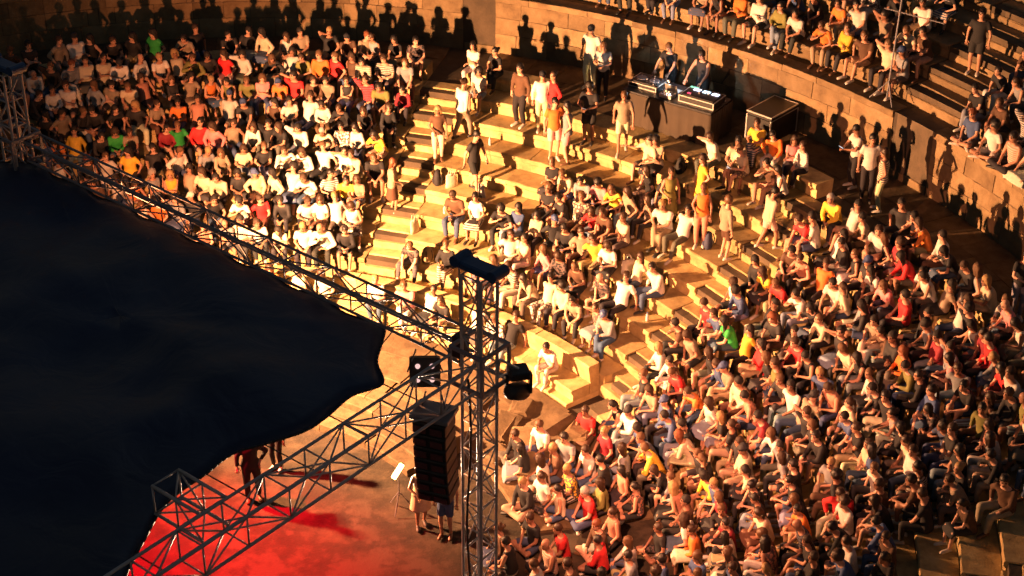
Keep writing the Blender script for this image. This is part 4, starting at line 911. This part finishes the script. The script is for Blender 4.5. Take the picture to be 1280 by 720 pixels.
# DJs
person((13.75, 11.75, zk(0)), face_centre(41), 'K', S_['mix'], 'DJ behind the record decks', bot='trousers', botc='K', top='short', hair='short', rank=9)
person((14.35, 10.95, zk(0)), face_centre(38), 'K', S_['mix'], 'DJ behind the glowing mixer', bot='trousers', botc='K', top='tank', hair='short', rank=9)
# orchestra floor
person((4.95, .55, -.03), face_centre(40)+.9, 'C', S_['idle_f'], 'standing under the loudspeaker array beside the lamp', bot='skirt', botc='C', top='tank', hair='long', rank=9)
person((5.38, .10, -.03), face_centre(40)+.4, 'B', S_['idle'], 'standing under the loudspeaker array in dark shorts', bot='shorts', botc='B', top='short', rank=9)
person((2.38, 3.1, -.03), face_centre(50), 'K', S_['idle'], 'standing at the roof edge on the red floor', bot='trousers', botc='K', top='long', rank=9)
person((1.75, 2.2, -.03), face_centre(50)+.7, 'K', S_['hip'], 'standing half under the roof on the red floor', bot='trousers', botc='K', top='long', rank=9)
person((2.55, -2.3, -.03), face_centre(50)+.4, 'K', S_['idle'], 'standing beneath the array truss on the red floor', bot='trousers', botc='K', top='long', rank=9)
# ------------------------------------------------------------------ choose the 300 that show largest, the rest become one crowd
cl = Vector(camo.location); VM = camo.rotation_quaternion.to_matrix().inverted()
for q in PEOPLE:
    c = VM @ (q['loc']+V(0, 0, .4)-cl); q['dep'] = -c.z; q['px'] = 640+FPX*c.x/-c.z; q['py'] = 360-FPX*c.y/-c.z
PEOPLE = [q for q in PEOPLE if -30 < q['px'] < 1310 and -70 < q['py'] < 775]
PEOPLE.sort(key=lambda q: q['dep']-q['rank']*9)
NAMED = PEOPLE[:298]; CROWD = PEOPLE[298:]
GAR = {'short': 't-shirt', 'long': 'shirt', 'tank': 'tank top'}
def put(name, me, parent, col, mat=None):
    o = bpy.data.objects.new(name, me); COL.objects.link(o); o.color = tuple(col)+(1,)
    if parent: o.parent = parent
    if mat is not None: o.matrix_local = mat
    return o
for q in NAMED:
    P = q['pose']; b = put('person', P['body'], None, q['skin']); b.location = q['loc']; b.rotation_euler = (q['tilt'][0], q['tilt'][1], q['rz']); b.scale = q['sc']
    hp = 'shaved head' if q['hair'] == 'bald' else ('%s cap' % q['hairn'] if q['hair'] == 'cap' else '%s %s hair' % ({'long': 'long', 'short': 'short', 'bun': 'tied', 'ponytail': 'ponytailed', 'curly': 'curly'}[q['hair']], q['hairn']))
    lb = 'person in %s %s, %s, %s' % (q['topn'], GAR[q['top']], hp, q['where'])
    if len(lb.split()) > 16: lb = 'person in %s %s, %s' % (q['topn'], GAR[q['top']], q['where'])
    if len(lb.split()) > 16: lb = 'person in %s, %s' % (q['topn'], q['where'])
    tag(b, lb, 'person', 'people in the audience' if q['rank'] < 9 else None)
    put('shirt', P['top'][q['top']], b, q['topc']); put(q['bot'], P['bot'][q['bot']], b, q['botc'])
    if q['hair'] != 'bald': put('cap' if q['hair'] == 'cap' else 'hair', HAIR[q['hair']], b, q['hairc'], P['head'])
    for s in (-1, 1): put('shoe', P[('shoe', s)], b, q['shoe'])
nph = 0
ph_b = MB().box((0, 0, 0), (.074, .15, .010), None, .004).mesh('phone'); ph_b.materials.append(M['black'])
ph_s = MB().box((0, 0, .0065), (.064, .135, .003)).mesh('screen'); ph_s.materials.append(M['phone'])
for q in NAMED:
    P = q['pose']
    if P['name'] not in ('phone', 'look') or q['rank'] >= 9 or (P['name'] == 'phone' and nph > 16): continue
    nph += 1; a_ = P[('hand', -1)]; b_ = P[('hand', 1)]; mid = (a_[0]+b_[0])/2+(a_[1]+b_[1])*.06+V(0, 0, .03)
    W_ = Matrix.Translation(q['loc']) @ Euler((q['tilt'][0], q['tilt'][1], q['rz'])).to_matrix().to_4x4() @ Matrix.Diagonal((*q['sc'], 1))
    o = put('phone', ph_b, None, (0, 0, 0)); o.matrix_world = Matrix.Translation(W_ @ mid) @ Euler((R(35), 0, q['rz'])).to_matrix().to_4x4()
    put('screen', ph_s, o, (0, 0, 0)); tag(o, 'glowing phone held by person in %s, %s' % (q['topn'], q['where']) if len(q['where'].split()) < 10 else 'glowing phone held by person %s' % q['where'], 'phone', 'lit phones in hands')
def arrays(me):
    n = len(me.vertices); co = np.empty(n*3, 'f'); me.vertices.foreach_get('co', co)
    nl = len(me.loops); li = np.empty(nl, 'i'); me.loops.foreach_get('vertex_index', li)
    npoly = len(me.polygons); lt = np.empty(npoly, 'i'); me.polygons.foreach_get('loop_total', lt)
    return co.reshape(-1, 3), li, lt
CACHE = {}
def arr(me):
    if me.name not in CACHE: CACHE[me.name] = arrays(me)
    return CACHE[me.name]
vs, ls, ts_, cs_, off = [], [], [], [], 0
for q in CROWD:
    P = q['pose']; W_ = Matrix.Translation(q['loc']) @ Euler((q['tilt'][0], q['tilt'][1], q['rz'])).to_matrix().to_4x4() @ Matrix.Diagonal((*q['sc'], 1))
    items = [(P['body'], q['skin'], W_), (P['top'][q['top']], q['topc'], W_), (P['bot'][q['bot']], q['botc'], W_), (P[('shoe', 1)], q['shoe'], W_), (P[('shoe', -1)], q['shoe'], W_)]
    if q['hair'] != 'bald': items.append((HAIR[q['hair']], q['hairc'], W_ @ P['head']))
    for me, c, mt in items:
        co, li, lt = arr(me); m_ = np.array(mt, 'f'); vs.append(co @ m_[:3, :3].T+m_[:3, 3]); ls.append(li+off); ts_.append(lt)
        cc = np.empty((len(co), 4), 'f'); cc[:] = tuple(c)+(1,)
        if me is P['body']: cc[P['nfeat']:] = (.05, .02, .015, 1)
        cs_.append(cc); off += len(co)
if vs:
    vs = np.concatenate(vs); ls = np.concatenate(ls); ts_ = np.concatenate(ts_); cs_ = np.concatenate(cs_)
    me = bpy.data.meshes.new('crowd'); me.vertices.add(len(vs)); me.vertices.foreach_set('co', vs.ravel())
    me.loops.add(len(ls)); me.loops.foreach_set('vertex_index', ls.astype('i')); me.polygons.add(len(ts_))
    st_ = np.zeros(len(ts_), 'i'); st_[1:] = np.cumsum(ts_)[:-1]; me.polygons.foreach_set('loop_start', st_); me.polygons.foreach_set('loop_total', ts_.astype('i'))
    me.polygons.foreach_set('use_smooth', np.ones(len(ts_), bool)); me.update(calc_edges=True)
    ca = me.color_attributes.new('Col', 'FLOAT_COLOR', 'POINT'); ca.data.foreach_set('color', cs_.ravel())
    me.materials.append(M['crowd']); co_ = link('crowd', me); tag(co_, 'dense mass of seated audience filling the farther stone rows', 'crowd', None, 'stuff')
